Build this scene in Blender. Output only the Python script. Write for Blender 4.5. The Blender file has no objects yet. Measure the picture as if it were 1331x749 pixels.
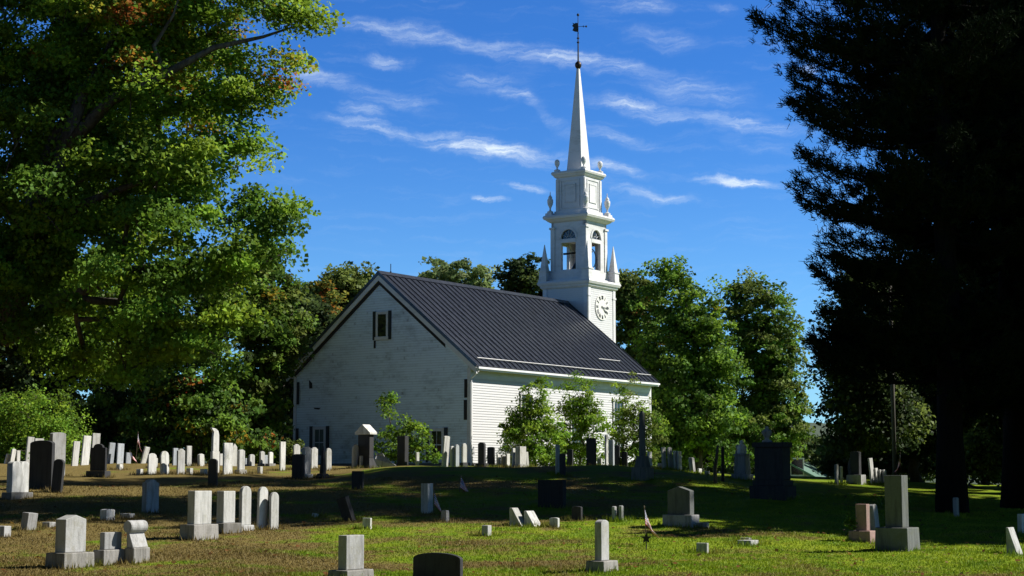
import bpy, math, random
import numpy as np
from mathutils import Matrix, Vector

R = math.radians
scene = bpy.context.scene
COL = scene.collection
EYE = 1.65
F = 2200.0
PITCH = math.atan((620.0 - 374.5) / F)
PSI = R(34.0)                       # heading of the church's long axis
SUN_AZ = R(7.0)                     # from +X towards +Y
SUN_EL = R(41.0)
SUN_STRENGTH = 4.5
SKY_STRENGTH = 0.05
SKY_TINT = (0.36, 0.91, 1.70)
CLOUD = (9.5, 11, 12.6)
EXPOSURE = 0.75
LEAF_GAIN = 1.5

# ------------------------------------------------------------------ terrain
_TY = [-400, 0, 28, 32, 36, 40, 45, 50, 55, 60, 65, 75, 110, 200, 500, 3000]
_TZ = [0, 0, 0.0, 0.08, 0.25, 0.48, 0.80, 1.15, 1.5, 1.80, 2.0, 2.1, 2.1, 1.8, 0.0, -10]

def _ss(a, b, x):
    t = np.clip((x - a) / (b - a), 0, 1)
    return t * t * (3 - 2 * t)

def terrain(x, y):
    x = np.asarray(x, float); y = np.asarray(y, float)
    z = 0
    for o in (-2.0, -1.0, 0.0, 1.0, 2.0):
        z = z + np.interp(y + o, _TY, _TZ) / 5
    z = z - 0.047 * np.clip(x - 3, 0, 22) * _ss(30, 60, y)
    z = z + 0.10 * _ss(6, 14, -x) * _ss(55, 70, y)
    z = z + 0.30 * np.exp(-((y - 57.5) / 4.5) ** 2) * _ss(-6.5, -3.5, x) * (1 - _ss(5, 9, x))
    near = 1 - _ss(70, 90, y)
    z = z + near * (0.03 * np.sin(0.9 * x + 0.4 * y) + 0.025 * np.sin(0.5 * x - 1.1 * y + 2) + 0.012 * np.sin(2.3 * x + 1.7 * y))
    return z

def px_ray(x, y):
    a = ((x - 665.5) / F, 1.0, (374.5 - y) / F)
    c, s = math.cos(PITCH), math.sin(PITCH)
    return (a[0], a[1] * c - a[2] * s, a[1] * s + a[2] * c)

def ground_at(x, y, far=73.0):
    """ground point that the photo shows at this pixel"""
    r = px_ray(x, y)
    t = np.linspace(24, far, 1500)
    d = EYE + t * r[2] / r[1] - terrain(t * r[0] / r[1], t)
    k = np.nonzero(d < 0)[0]
    Y = t[k[0]] if len(k) else t[int(np.argmin(d))]
    X = Y * r[0] / r[1]
    return float(X), float(Y)

def at_depth(x, Y):
    return (x - 665.5) / F * Y * 1.0 / math.cos(PITCH) * 1.0

def z_at(y, Y):
    r = px_ray(665.5, y)
    return EYE + Y * r[2] / r[1]

# ------------------------------------------------------------------ materials
def new_mat(name):
    m = bpy.data.materials.new(name); m.use_nodes = True
    nt = m.node_tree
    b = nt.nodes['Principled BSDF']
    return m, nt, b

def N(nt, t, **kw):
    n = nt.nodes.new(t)
    for k, v in kw.items():
        if k.startswith('i_'):
            n.inputs[k[2:].replace('_', ' ')].default_value = v
        else:
            setattr(n, k, v)
    return n

def mix(nt, fac, a, b, mode='MIX'):
    n = nt.nodes.new('ShaderNodeMix'); n.data_type = 'RGBA'; n.blend_type = mode
    for sock, v in ((n.inputs[0], fac), (n.inputs[6], a), (n.inputs[7], b)):
        if hasattr(v, 'is_output'): nt.links.new(v, sock)
        elif isinstance(v, (int, float)): sock.default_value = v
        else: sock.default_value = (*v, 1) if len(v) == 3 else v
    return n.outputs[2]

def math_n(nt, op, a, b=None, c=None, clamp=False):
    n = nt.nodes.new('ShaderNodeMath'); n.operation = op; n.use_clamp = clamp
    for i, v in enumerate((a, b, c)):
        if v is None: continue
        if hasattr(v, 'is_output'): nt.links.new(v, n.inputs[i])
        else: n.inputs[i].default_value = v
    return n.outputs[0]

def noise(nt, vec, scale, detail=4, rough=0.6, sc3=None):
    if sc3:
        mp = N(nt, 'ShaderNodeMapping'); mp.inputs['Scale'].default_value = sc3
        nt.links.new(vec, mp.inputs['Vector']); vec = mp.outputs[0]
    n = N(nt, 'ShaderNodeTexNoise'); n.inputs['Scale'].default_value = scale
    n.inputs['Detail'].default_value = detail; n.inputs['Roughness'].default_value = rough
    nt.links.new(vec, n.inputs['Vector'])
    return n.outputs['Fac']

def ramp(nt, f, p0, p1):
    n = N(nt, 'ShaderNodeMapRange'); n.interpolation_type = 'SMOOTHSTEP'
    nt.links.new(f, n.inputs[0]); n.inputs[1].default_value = p0; n.inputs[2].default_value = p1
    return n.outputs[0]

def bump(nt, b, h, strength=0.3, dist=0.02):
    n = N(nt, 'ShaderNodeBump'); n.inputs['Strength'].default_value = strength; n.inputs['Distance'].default_value = dist
    nt.links.new(h, n.inputs['Height']); nt.links.new(n.outputs[0], b.inputs['Normal'])

def plain(name, col, rough=0.7, metal=0.0, spec=0.5, vary=0.15, sc=6.0):
    m, nt, b = new_mat(name)
    tc = N(nt, 'ShaderNodeTexCoord')
    f = noise(nt, tc.outputs['Object'], sc)
    lo = tuple(c * (1 - vary) for c in col); hi = tuple(min(1, c * (1 + vary)) for c in col)
    nt.links.new(mix(nt, f, lo, hi), b.inputs['Base Color'])
    b.inputs['Roughness'].default_value = rough; b.inputs['Metallic'].default_value = metal
    b.inputs['Specular IOR Level'].default_value = spec
    return m

def stone_mat(name, col, stain, lichen, rough=0.85, fleck=0.0):
    m, nt, b = new_mat(name)
    tc = N(nt, 'ShaderNodeTexCoord'); oi = N(nt, 'ShaderNodeObjectInfo')
    add = N(nt, 'ShaderNodeVectorMath'); add.operation = 'MULTIPLY_ADD'
    cmb = N(nt, 'ShaderNodeCombineXYZ')
    for i in range(3): nt.links.new(oi.outputs['Random'], cmb.inputs[i])
    nt.links.new(cmb.outputs[0], add.inputs[0]); add.inputs[1].default_value = (37, 53, 71)
    nt.links.new(tc.outputs['Object'], add.inputs[2])
    v = add.outputs[0]
    streak = ramp(nt, noise(nt, v, 1.0, 6, 0.7, (9, 9, 1.1)), 0.44, 0.66)
    blot = ramp(nt, noise(nt, v, 3.2, 6, 0.7), 0.50, 0.70)
    fine = noise(nt, v, 45, 3, 0.7)
    c = mix(nt, math_n(nt, 'MULTIPLY', streak, 0.8), col, stain)
    c = mix(nt, math_n(nt, 'MULTIPLY', blot, 0.75), c, lichen)
    c = mix(nt, 0.35 + fleck, c, mix(nt, fine, (0.25, 0.25, 0.25), (0.78, 0.78, 0.78)), 'OVERLAY')
    val = math_n(nt, 'MULTIPLY_ADD', oi.outputs['Random'], 0.45, 0.78)
    hs = N(nt, 'ShaderNodeHueSaturation'); nt.links.new(c, hs.inputs['Color']); nt.links.new(val, hs.inputs['Value'])
    nt.links.new(hs.outputs[0], b.inputs['Base Color'])
    b.inputs['Roughness'].default_value = rough; b.inputs['Specular IOR Level'].default_value = 0.25
    bump(nt, b, noise(nt, v, 18, 6, 0.7), 0.5, 0.012)
    return m

M = {}
M['marble'] = stone_mat('marble', (0.55, 0.55, 0.52), (0.30, 0.30, 0.28), (0.36, 0.36, 0.30))
M['bluemarble'] = stone_mat('blue grey marble', (0.40, 0.43, 0.46), (0.26, 0.29, 0.32), (0.3, 0.32, 0.3))
M['granite'] = stone_mat('granite', (0.38, 0.38, 0.37), (0.20, 0.20, 0.19), (0.26, 0.25, 0.20), fleck=0.2)
M['dark'] = stone_mat('dark stone', (0.042, 0.043, 0.046), (0.025, 0.025, 0.028), (0.05, 0.054, 0.046), rough=0.8, fleck=0.15)
M['slate'] = stone_mat('grey green granite', (0.15, 0.16, 0.15), (0.08, 0.085, 0.08), (0.13, 0.14, 0.10), fleck=0.2)
M['plinth'] = stone_mat('stained plinth granite', (0.27, 0.26, 0.24), (0.13, 0.125, 0.11), (0.17, 0.16, 0.12), fleck=0.25)
M['pink'] = stone_mat('pink granite', (0.32, 0.21, 0.18), (0.19, 0.13, 0.11), (0.23, 0.18, 0.15), fleck=0.2)

def clap_mat(name, base, wear, wear_lo, wear_hi, rough=0.55, boards=0.0, lap_shade=0.0):
    m, nt, b = new_mat(name)
    tc = N(nt, 'ShaderNodeTexCoord'); v = tc.outputs['Object']
    n1 = noise(nt, v, 1.0, 8, 0.75, (0.9, 0.9, 2.2))
    n2 = noise(nt, v, 1.0, 4, 0.6, (0.35, 0.35, 0.5))
    mx = math_n(nt, 'MULTIPLY_ADD', n2, 0.45, math_n(nt, 'MULTIPLY', n1, 0.75))
    f = ramp(nt, mx, wear_lo, wear_hi)
    peel = ramp(nt, noise(nt, v, 1.0, 6, 0.75, (3.5, 3.5, 14)), 0.60, 0.68)
    f2 = math_n(nt, 'MULTIPLY', peel, math_n(nt, 'MULTIPLY_ADD', f, 0.8, 0.12))
    c = mix(nt, math_n(nt, 'MULTIPLY', f, 0.75), base, wear)
    c = mix(nt, f2, c, tuple(w * 0.5 for w in wear))
    if lap_shade:
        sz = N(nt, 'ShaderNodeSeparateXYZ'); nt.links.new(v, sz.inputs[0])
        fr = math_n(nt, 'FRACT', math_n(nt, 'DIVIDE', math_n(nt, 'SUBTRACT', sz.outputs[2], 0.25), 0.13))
        c = mix(nt, math_n(nt, 'MULTIPLY', math_n(nt, 'LESS_THAN', fr, 0.2), lap_shade), c, (0.10, 0.11, 0.11))  # painted lap shadow and grime along each board's lower edge
    if boards:                                   # every board has weathered on its own
        s3 = N(nt, 'ShaderNodeSeparateXYZ'); nt.links.new(v, s3.inputs[0])
        bid = math_n(nt, 'FLOOR', math_n(nt, 'DIVIDE', math_n(nt, 'SUBTRACT', s3.outputs[2], 0.25), 0.13))
        cb = N(nt, 'ShaderNodeCombineXYZ'); nt.links.new(math_n(nt, 'ADD', s3.outputs[0], s3.outputs[1]), cb.inputs[0]); nt.links.new(math_n(nt, 'MULTIPLY', bid, 7.31), cb.inputs[1])
        nb = noise(nt, cb.outputs[0], 0.55, 5, 0.75); nb2 = noise(nt, cb.outputs[0], 2.2, 6, 0.8)
        zone = math_n(nt, 'MULTIPLY_ADD', f, 0.5, 0.5)
        c = mix(nt, math_n(nt, 'MULTIPLY', math_n(nt, 'MULTIPLY', ramp(nt, nb, 0.48, 0.72), zone), boards * .75), c, wear)
        c = mix(nt, math_n(nt, 'MULTIPLY', math_n(nt, 'MULTIPLY', ramp(nt, nb2, 0.58, 0.66), zone), boards), c, tuple(w * 0.42 for w in wear))
    nt.links.new(c, b.inputs['Base Color']); b.inputs['Roughness'].default_value = rough
    b.inputs['Specular IOR Level'].default_value = 0.3
    bump(nt, b, noise(nt, v, 12, 4, 0.6), 0.15, 0.01)
    return m

M['white'] = clap_mat('white clapboard', (0.62, 0.62, 0.62), (0.48, 0.48, 0.46), 0.62, 0.8, boards=0.3, lap_shade=0.10)
M['trim'] = clap_mat('white trim paint', (0.68, 0.68, 0.68), (0.44, 0.44, 0.41), 0.54, 0.80)
M['peel'] = clap_mat('peeling paint clapboard', (0.76, 0.87, 0.93), (0.34, 0.40, 0.42), 0.57, 0.82, 0.7, boards=0.75, lap_shade=0.22)  # blue of the skylight on the shaded gable mixed into white paint
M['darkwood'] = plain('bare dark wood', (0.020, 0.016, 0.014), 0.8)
M['shutter'] = plain('black shutter paint', (0.012, 0.013, 0.014), 0.5)
M['glass'] = plain('dark window glass', (0.012, 0.014, 0.016), 0.08)
M['curtain'] = plain('curtain cloth', (0.10, 0.13, 0.11), 0.9)
M['slab'] = plain('foundation stone', (0.16, 0.155, 0.15), 0.9, sc=3)
M['iron'] = plain('black iron', (0.015, 0.014, 0.013), 0.5)
M['bronze'] = plain('bell bronze', (0.03, 0.028, 0.02), 0.4, 0.6)
M['copper'] = plain('old copper', (0.035, 0.02, 0.012), 0.45, 0.5)
M['dial'] = plain('clock dial paint', (0.72, 0.71, 0.66), 0.5, vary=0.05)
M['snowrail'] = plain('galvanised rail', (0.45, 0.45, 0.45), 0.4, 0.5)
M['gutter'] = plain('white gutter', (0.8, 0.8, 0.8), 0.4, vary=0.05)
M['soffit'] = plain('soffit paint', (0.6, 0.6, 0.57), 0.6)
M['flag_red'] = plain('flag red', (0.60, 0.02, 0.03), 0.85)
M['flag_white'] = plain('flag white', (0.82, 0.81, 0.80), 0.85, vary=0.05)
M['flag_blue'] = plain('flag blue', (0.03, 0.045, 0.17), 0.85)
M['staff'] = plain('wooden staff', (0.10, 0.07, 0.04), 0.7)
M['pole'] = plain('weathered pole', (0.09, 0.085, 0.07), 0.9)
M['greenroof'] = plain('green roof', (0.10, 0.19, 0.14), 0.6, vary=0.1)
M['grayhouse'] = plain('grey house paint', (0.35, 0.37, 0.38), 0.7, vary=0.08)

def roof_mat():
    m, nt, b = new_mat('standing seam metal')
    tc = N(nt, 'ShaderNodeTexCoord'); v = tc.outputs['Object']
    f = noise(nt, v, 1.0, 6, 0.7, (0.8, 5.5, 0.8))
    nt.links.new(mix(nt, f, (0.028, 0.033, 0.046), (0.062, 0.072, 0.096)), b.inputs['Base Color'])
    b.inputs['Metallic'].default_value = 0.35
    nt.links.new(math_n(nt, 'MULTIPLY_ADD', f, 0.24, 0.16), b.inputs['Roughness'])
    bump(nt, b, noise(nt, v, 1.5, 3, 0.5), 0.06, 0.02)
    return m
M['roof'] = roof_mat()

def bark_mat(name, a, c):
    m, nt, b = new_mat(name)
    tc = N(nt, 'ShaderNodeTexCoord'); v = tc.outputs['Object']
    f = noise(nt, v, 1.0, 6, 0.7, (9, 9, 2))
    nt.links.new(mix(nt, ramp(nt, f, 0.3, 0.7), a, c), b.inputs['Base Color'])
    b.inputs['Roughness'].default_value = 0.95; b.inputs['Specular IOR Level'].default_value = 0.15
    bump(nt, b, f, 0.8, 0.04)
    return m
M['bark'] = bark_mat('bark', (0.045, 0.038, 0.03), (0.14, 0.125, 0.105))
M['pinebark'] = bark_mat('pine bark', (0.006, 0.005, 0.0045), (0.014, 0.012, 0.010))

def leaf_mat(name, transl=0.42, rough=0.55, spec=0.15):
    m, nt, b = new_mat(name)
    at = N(nt, 'ShaderNodeAttribute', attribute_name='leafcol')
    nt.links.new(at.outputs['Color'], b.inputs['Base Color'])
    b.inputs['Roughness'].default_value = rough; b.inputs['Specular IOR Level'].default_value = spec
    tr = N(nt, 'ShaderNodeBsdfTranslucent')
    hs = N(nt, 'ShaderNodeHueSaturation'); hs.inputs['Value'].default_value = 1.25
    hs.inputs['Hue'].default_value = 0.485
    nt.links.new(at.outputs['Color'], hs.inputs['Color']); nt.links.new(hs.outputs[0], tr.inputs['Color'])
    mx = N(nt, 'ShaderNodeMixShader'); mx.inputs[0].default_value = transl
    nt.links.new(b.outputs[0], mx.inputs[1]); nt.links.new(tr.outputs[0], mx.inputs[2])
    nt.links.new(mx.outputs[0], nt.nodes['Material Output'].inputs['Surface'])
    return m
M['leaf'] = leaf_mat('leaf')
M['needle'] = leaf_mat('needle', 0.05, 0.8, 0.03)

def grass_colour(nt):
    """patchy late-summer lawn: green, yellow-green and scorched brown; the same pattern for soil and blades"""
    g = N(nt, 'ShaderNodeNewGeometry'); v = g.outputs['Position']
    big = noise(nt, v, 1.0, 4, 0.55, (0.22, 0.30, 0.0))
    mid = noise(nt, v, 1.0, 5, 0.65, (0.9, 1.1, 0.0))
    fine = noise(nt, v, 1.0, 3, 0.7, (9, 9, 0.0))
    sx = N(nt, 'ShaderNodeSeparateXYZ'); nt.links.new(v, sx.inputs[0])
    dry = ramp(nt, math_n(nt, 'MULTIPLY_ADD', sx.outputs[0], -0.011, math_n(nt, 'MULTIPLY_ADD', mid, 0.55, math_n(nt, 'MULTIPLY', big, 0.75))), 0.585, 0.73)
    c = mix(nt, ramp(nt, mid, 0.3, 0.7), (0.115, 0.195, 0.008), (0.235, 0.295, 0.014))
    c = mix(nt, math_n(nt, 'MULTIPLY', dry, 0.85), c, mix(nt, fine, (0.110, 0.066, 0.028), (0.225, 0.148, 0.066)))
    return c, fine, v

def ground_mat():
    m, nt, b = new_mat('lawn soil')
    c, fine, v = grass_colour(nt)
    c = mix(nt, 0.3, c, mix(nt, fine, (0.3, 0.3, 0.3), (0.7, 0.7, 0.7)), 'OVERLAY')
    nt.links.new(c, b.inputs['Base Color']); b.inputs['Roughness'].default_value = 0.95
    b.inputs['Specular IOR Level'].default_value = 0.1
    bump(nt, b, noise(nt, v, 14, 4, 0.7), 0.8, 0.05)
    return m
M['ground'] = ground_mat()

def blade_mat():
    m, nt, b = new_mat('grass blade')
    c, fine, v = grass_colour(nt)
    g = N(nt, 'ShaderNodeNewGeometry')
    hs = N(nt, 'ShaderNodeHueSaturation')
    nt.links.new(math_n(nt, 'MULTIPLY_ADD', g.outputs['Random Per Island'], 0.55, 0.85), hs.inputs['Value'])
    nt.links.new(c, hs.inputs['Color'])
    nt.links.new(hs.outputs[0], b.inputs['Base Color']); b.inputs['Roughness'].default_value = 0.6
    b.inputs['Specular IOR Level'].default_value = 0.2
    tr = N(nt, 'ShaderNodeBsdfTranslucent'); nt.links.new(hs.outputs[0], tr.inputs['Color'])
    mx = N(nt, 'ShaderNodeMixShader'); mx.inputs[0].default_value = 0.3
    nt.links.new(b.outputs[0], mx.inputs[1]); nt.links.new(tr.outputs[0], mx.inputs[2])
    nt.links.new(mx.outputs[0], nt.nodes['Material Output'].inputs['Surface'])
    return m
M['blade'] = blade_mat()
M['hill'] = plain('far wooded hill', (0.05, 0.075, 0.045), 1.0, vary=0.5, sc=0.02)

# ------------------------------------------------------------------ mesh helpers
class MB:
    def __init__(s): s.v = []; s.f = []; s.m = []
    def add(s, vs, fs, mi=0):
        o = len(s.v); s.v += [tuple(v) for v in vs]
        s.f += [tuple(i + o for i in f) for f in fs]; s.m += [mi] * len(fs); return s
    def box(s, x0, x1, y0, y1, z0, z1, mi=0):
        vs = [(x, y, z) for z in (z0, z1) for y in (y0, y1) for x in (x0, x1)]
        return s.add(vs, [(0, 2, 3, 1), (4, 5, 7, 6), (0, 1, 5, 4), (2, 6, 7, 3), (0, 4, 6, 2), (1, 3, 7, 5)], mi)
    def frustum(s, cx, cy, z0, z1, a, b, c, d, mi=0):
        """rectangular frustum: half sizes a,b below and c,d above"""
        vs = [(cx + sx * a, cy + sy * b, z0) for sx, sy in ((-1, -1), (1, -1), (1, 1), (-1, 1))]
        vs += [(cx + sx * c, cy + sy * d, z1) for sx, sy in ((-1, -1), (1, -1), (1, 1), (-1, 1))]
        return s.add(vs, [(3, 2, 1, 0), (4, 5, 6, 7)] + [(i, (i + 1) % 4, 4 + (i + 1) % 4, 4 + i) for i in range(4)], mi)
    def prism(s, poly, lo, hi, axis, mi=0):
        """poly = (u,z) outline; extruded from lo to hi along x ('x': u is y) or y ('y': u is x)"""
        n = len(poly)
        P = (lambda u, z, t: (t, u, z)) if axis == 'x' else (lambda u, z, t: (u, t, z))
        vs = [P(u, z, lo) for u, z in poly] + [P(u, z, hi) for u, z in poly]
        fs = [tuple(range(n)), tuple(range(2 * n - 1, n - 1, -1))] + [(i, i + n, (i + 1) % n + n, (i + 1) % n) for i in range(n)]
        return s.add(vs, fs, mi)
    def lathe(s, prof, cx=0, cy=0, n=16, mi=0):
        vs = []; fs = []
        for r, z in prof:
            vs += [(cx + r * math.cos(2 * math.pi * k / n), cy + r * math.sin(2 * math.pi * k / n), z) for k in range(n)]
        for j in range(len(prof) - 1):
            for k in range(n):
                fs.append((j * n + k, j * n + (k + 1) % n, (j + 1) * n + (k + 1) % n, (j + 1) * n + k))
        fs.append(tuple(range(n - 1, -1, -1))); fs.append(tuple((len(prof) - 1) * n + k for k in range(n)))
        return s.add(vs, fs, mi)
    def tube(s, pts, rs, n=6, mi=0):
        pts = [Vector(p) for p in pts]
        if not hasattr(rs, '__len__'): rs = [rs] * len(pts)
        rs = [float(q) for q in rs]
        vs = []; fs = []
        for i, p in enumerate(pts):
            t = (pts[min(i + 1, len(pts) - 1)] - pts[max(i - 1, 0)]).normalized()
            a = t.cross(Vector((0, 0, 1)) if abs(t.z) < 0.9 else Vector((1, 0, 0))).normalized(); b = t.cross(a)
            vs += [p + rs[i] * (math.cos(2 * math.pi * k / n) * a + math.sin(2 * math.pi * k / n) * b) for k in range(n)]
        for j in range(len(pts) - 1):
            for k in range(n):
                fs.append((j * n + k, j * n + (k + 1) % n, (j + 1) * n + (k + 1) % n, (j + 1) * n + k))
        fs.append(tuple(range(n - 1, -1, -1))); fs.append(tuple((len(pts) - 1) * n + k for k in range(n)))
        return s.add(vs, fs, mi)
    def build(s, name, mats, parent=None, bevel=0.0, smooth=False):
        me = bpy.data.meshes.new(name); me.from_pydata(s.v, [], s.f)
        for m in (mats if isinstance(mats, (list, tuple)) else [mats]): me.materials.append(m)
        if any(s.m): me.polygons.foreach_set('material_index', s.m)
        me.validate(); me.update()
        import bmesh
        bm = bmesh.new(); bm.from_mesh(me); bmesh.ops.recalc_face_normals(bm, faces=bm.faces); bm.to_mesh(me); bm.free()
        if smooth: me.shade_smooth()
        o = bpy.data.objects.new(name, me); COL.objects.link(o)
        if parent: o.parent = parent
        if bevel:
            b = o.modifiers.new('bevel', 'BEVEL'); b.width = bevel; b.segments = 2; b.limit_method = 'ANGLE'; b.angle_limit = R(40)
        return o

def np_mesh(name, V, nper, mat, parent=None, col=None):
    """V: (n*nper,3) vertices of separate n-gons"""
    n = len(V) // nper
    me = bpy.data.meshes.new(name)
    me.vertices.add(len(V)); me.vertices.foreach_set('co', np.ascontiguousarray(V, np.float32).ravel())
    me.loops.add(len(V)); me.loops.foreach_set('vertex_index', np.arange(len(V), dtype=np.int32))
    me.polygons.add(n); me.polygons.foreach_set('loop_start', np.arange(0, len(V), nper, dtype=np.int32))
    me.update(calc_edges=True)
    if col is not None:
        a = me.attributes.new('leafcol', 'FLOAT_COLOR', 'POINT')
        c = np.ones((len(V), 4), np.float32); c[:, :3] = np.repeat(col, nper, axis=0)
        a.data.foreach_set('color', c.ravel())
    me.materials.append(mat)
    o = bpy.data.objects.new(name, me); COL.objects.link(o)
    if parent: o.parent = parent
    return o

def tag(o, label=None, cat=None, group=None, kind=None):
    if label: o['label'] = label
    if cat: o['category'] = cat
    if group: o['group'] = group
    if kind: o['kind'] = kind
    return o

def empty(name, loc, rz=0.0):
    o = bpy.data.objects.new(name, None); COL.objects.link(o)
    o.location = loc; o.rotation_euler = (0, 0, rz); o.empty_display_size = 0.3
    return o

def copy_tree(o, parent=None):
    c = o.copy(); COL.objects.link(c)
    if parent: c.parent = parent
    for ch in list(o.children): copy_tree(ch, c)
    return c

# ------------------------------------------------------------------ ground
def axis(dense0, dense1, step, lo, hi):
    a = list(np.arange(dense0, dense1 + 1e-6, step)); s = step; x = dense1
    while x < hi:
        s *= 1.35; x = min(hi, x + s); a.append(x)
    s = step; x = dense0; b = []
    while x > lo:
        s *= 1.35; x = max(lo, x - s); b.append(x)
    return np.array(b[::-1] + a)
gx = axis(-24, 24, 0.4, -2500, 2500); gy = axis(22, 80, 0.4, -300, 3000)
GX, GY = np.meshgrid(gx, gy); GZ = terrain(GX, GY)
nx, ny = len(gx), len(gy)
me = bpy.data.meshes.new('ground')
me.from_pydata(np.stack([GX.ravel(), GY.ravel(), GZ.ravel()], 1).tolist(), [],
               [(j * nx + i, j * nx + i + 1, (j + 1) * nx + i + 1, (j + 1) * nx + i) for j in range(ny - 1) for i in range(nx - 1)])
me.materials.append(M['ground']); me.shade_smooth()
g = bpy.data.objects.new('ground', me); COL.objects.link(g); tag(g, kind='structure')

rng = np.random.default_rng(5)
def grass():
    n = 330000
    Y = 25.5 + (rng.random(n) ** 1.6) * 29
    X = (rng.random(n) * 2 - 1) * (Y * 0.318 + 0.6)
    Z = terrain(X, Y)
    patch = 0.6 + 0.4 * np.sin(0.8 * X + 1.3 * np.sin(0.5 * Y)) * np.sin(0.7 * Y + 0.6 * X)
    h = (0.014 + 0.034 * rng.random(n) ** 1.5) * (0.6 + 0.8 * patch)
    w = 0.007 + 0.008 * rng.random(n)
    a = rng.random(n) * 2 * np.pi; lx = (rng.random(n) - .5) * 1.3 * h; ly = (rng.random(n) - .5) * 1.3 * h
    dx, dy = np.cos(a) * w, np.sin(a) * w
    V = np.empty((n, 3, 3))
    V[:, 0] = np.stack([X - dx, Y - dy, Z - .005], 1); V[:, 1] = np.stack([X + dx, Y + dy, Z - .005], 1)
    V[:, 2] = np.stack([X + lx, Y + ly, Z + h], 1)
    o = np_mesh('grass', V.reshape(-1, 3), 3, M['blade']); tag(o, 'short patchy green and brown grass of the cemetery lawn', 'grass', kind='stuff')
grass()

def hill(name, Y, hs, seed, w=2600):
    xs = np.linspace(-w, w, 160); r = np.random.default_rng(seed)
    ph = r.random(6) * 6.28
    h = hs * (0.6 + 0.25 * np.sin(xs / 330 + ph[0]) + 0.12 * np.sin(xs / 120 + ph[1])) + 1.2 * r.random(len(xs))
    mb = MB(); vs = []; fs = []
    for i, x in enumerate(xs):
        vs += [(x, Y - 250, -8), (x, Y - 100, -2 + h[i] * .55), (x, Y, h[i]), (x, Y + 400, -20)]
    for i in range(len(xs) - 1):
        for k in range(3):
            fs.append((4 * i + k, 4 * i + 4 + k, 4 * i + 5 + k, 4 * i + 1 + k))
    o = mb.add(vs, fs).build(name, M['hill'], smooth=True); tag(o, kind='structure')
hill('hills', 1500, 62, 3)

# ------------------------------------------------------------------ trees
UP = np.array([0, 0, 1.0])
def _unit(v): return v / (np.linalg.norm(v, axis=-1, keepdims=True) + 1e-9)

GREEN = [(0.066, 0.132, 0.018), (0.088, 0.156, 0.020), (0.048, 0.104, 0.016)]
BRIGHT = [(0.108, 0.196, 0.018), (0.138, 0.215, 0.020), (0.084, 0.168, 0.018)]
DULL = [(0.078, 0.112, 0.024), (0.095, 0.128, 0.028), (0.060, 0.090, 0.020)]
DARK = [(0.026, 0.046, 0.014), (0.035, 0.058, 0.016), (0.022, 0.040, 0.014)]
AUTUMN = [(0.30, 0.10, 0.012), (0.26, 0.16, 0.015), (0.30, 0.07, 0.018), (0.26, 0.20, 0.02)]

def leaves_at(C, per, spread, flat, size, palette, r, centre, autumn=None, droop=0.0):
    """leaf quads in clusters round the points C; returns V, colours"""
    n = len(C) * per
    idx = np.repeat(np.arange(len(C)), per)
    u = _unit(r.normal(size=(n, 3))) * (r.random((n, 1)) ** 0.45)
    cl = (0.55 + 0.75 * r.random(len(C)))[idx][:, None] * spread
    P = C[idx] + u * cl * np.array([1, 1, flat])
    P[:, 2] -= droop * (u[:, 0] ** 2 + u[:, 1] ** 2) * cl[:, 0]
    out = _unit(P - centre)
    nrm = _unit(UP * 0.45 + out * 0.5 + r.normal(size=(n, 3)) * 0.62)
    t = _unit(np.cross(nrm, r.normal(size=(n, 3)))); b = np.cross(nrm, t)
    s = (size * (0.5 + 0.95 * r.random(n)))[:, None]
    V = np.empty((n, 4, 3))
    V[:, 0] = P - t * s * 0.55; V[:, 1] = P + b * s * 0.46 + nrm * s * 0.14 + t * s * 0.05
    V[:, 2] = P + t * s * 0.55 - nrm * s * 0.10; V[:, 3] = P - b * s * 0.46 + nrm * s * 0.14 + t * s * 0.05
    pal = np.array(palette)
    cc = pal[r.integers(0, len(pal), len(C))] * (0.62 + 0.76 * r.random((len(C), 1)))
    if autumn is not None:
        sel = r.random(len(C)) < autumn
        au = np.array(AUTUMN)[r.integers(0, len(AUTUMN), len(C))]
        turn = (sel[idx] & (r.random(n) < 0.7))[:, None] * (0.3 + 0.6 * r.random((n, 1)))
        cl_ = cc[idx] * (1 - turn) + au[idx] * turn
    else: cl_ = cc[idx]
    col = cl_ * (0.75 + 0.5 * r.random((n, 1))) * LEAF_GAIN
    return V.reshape(-1, 3), col

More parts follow.
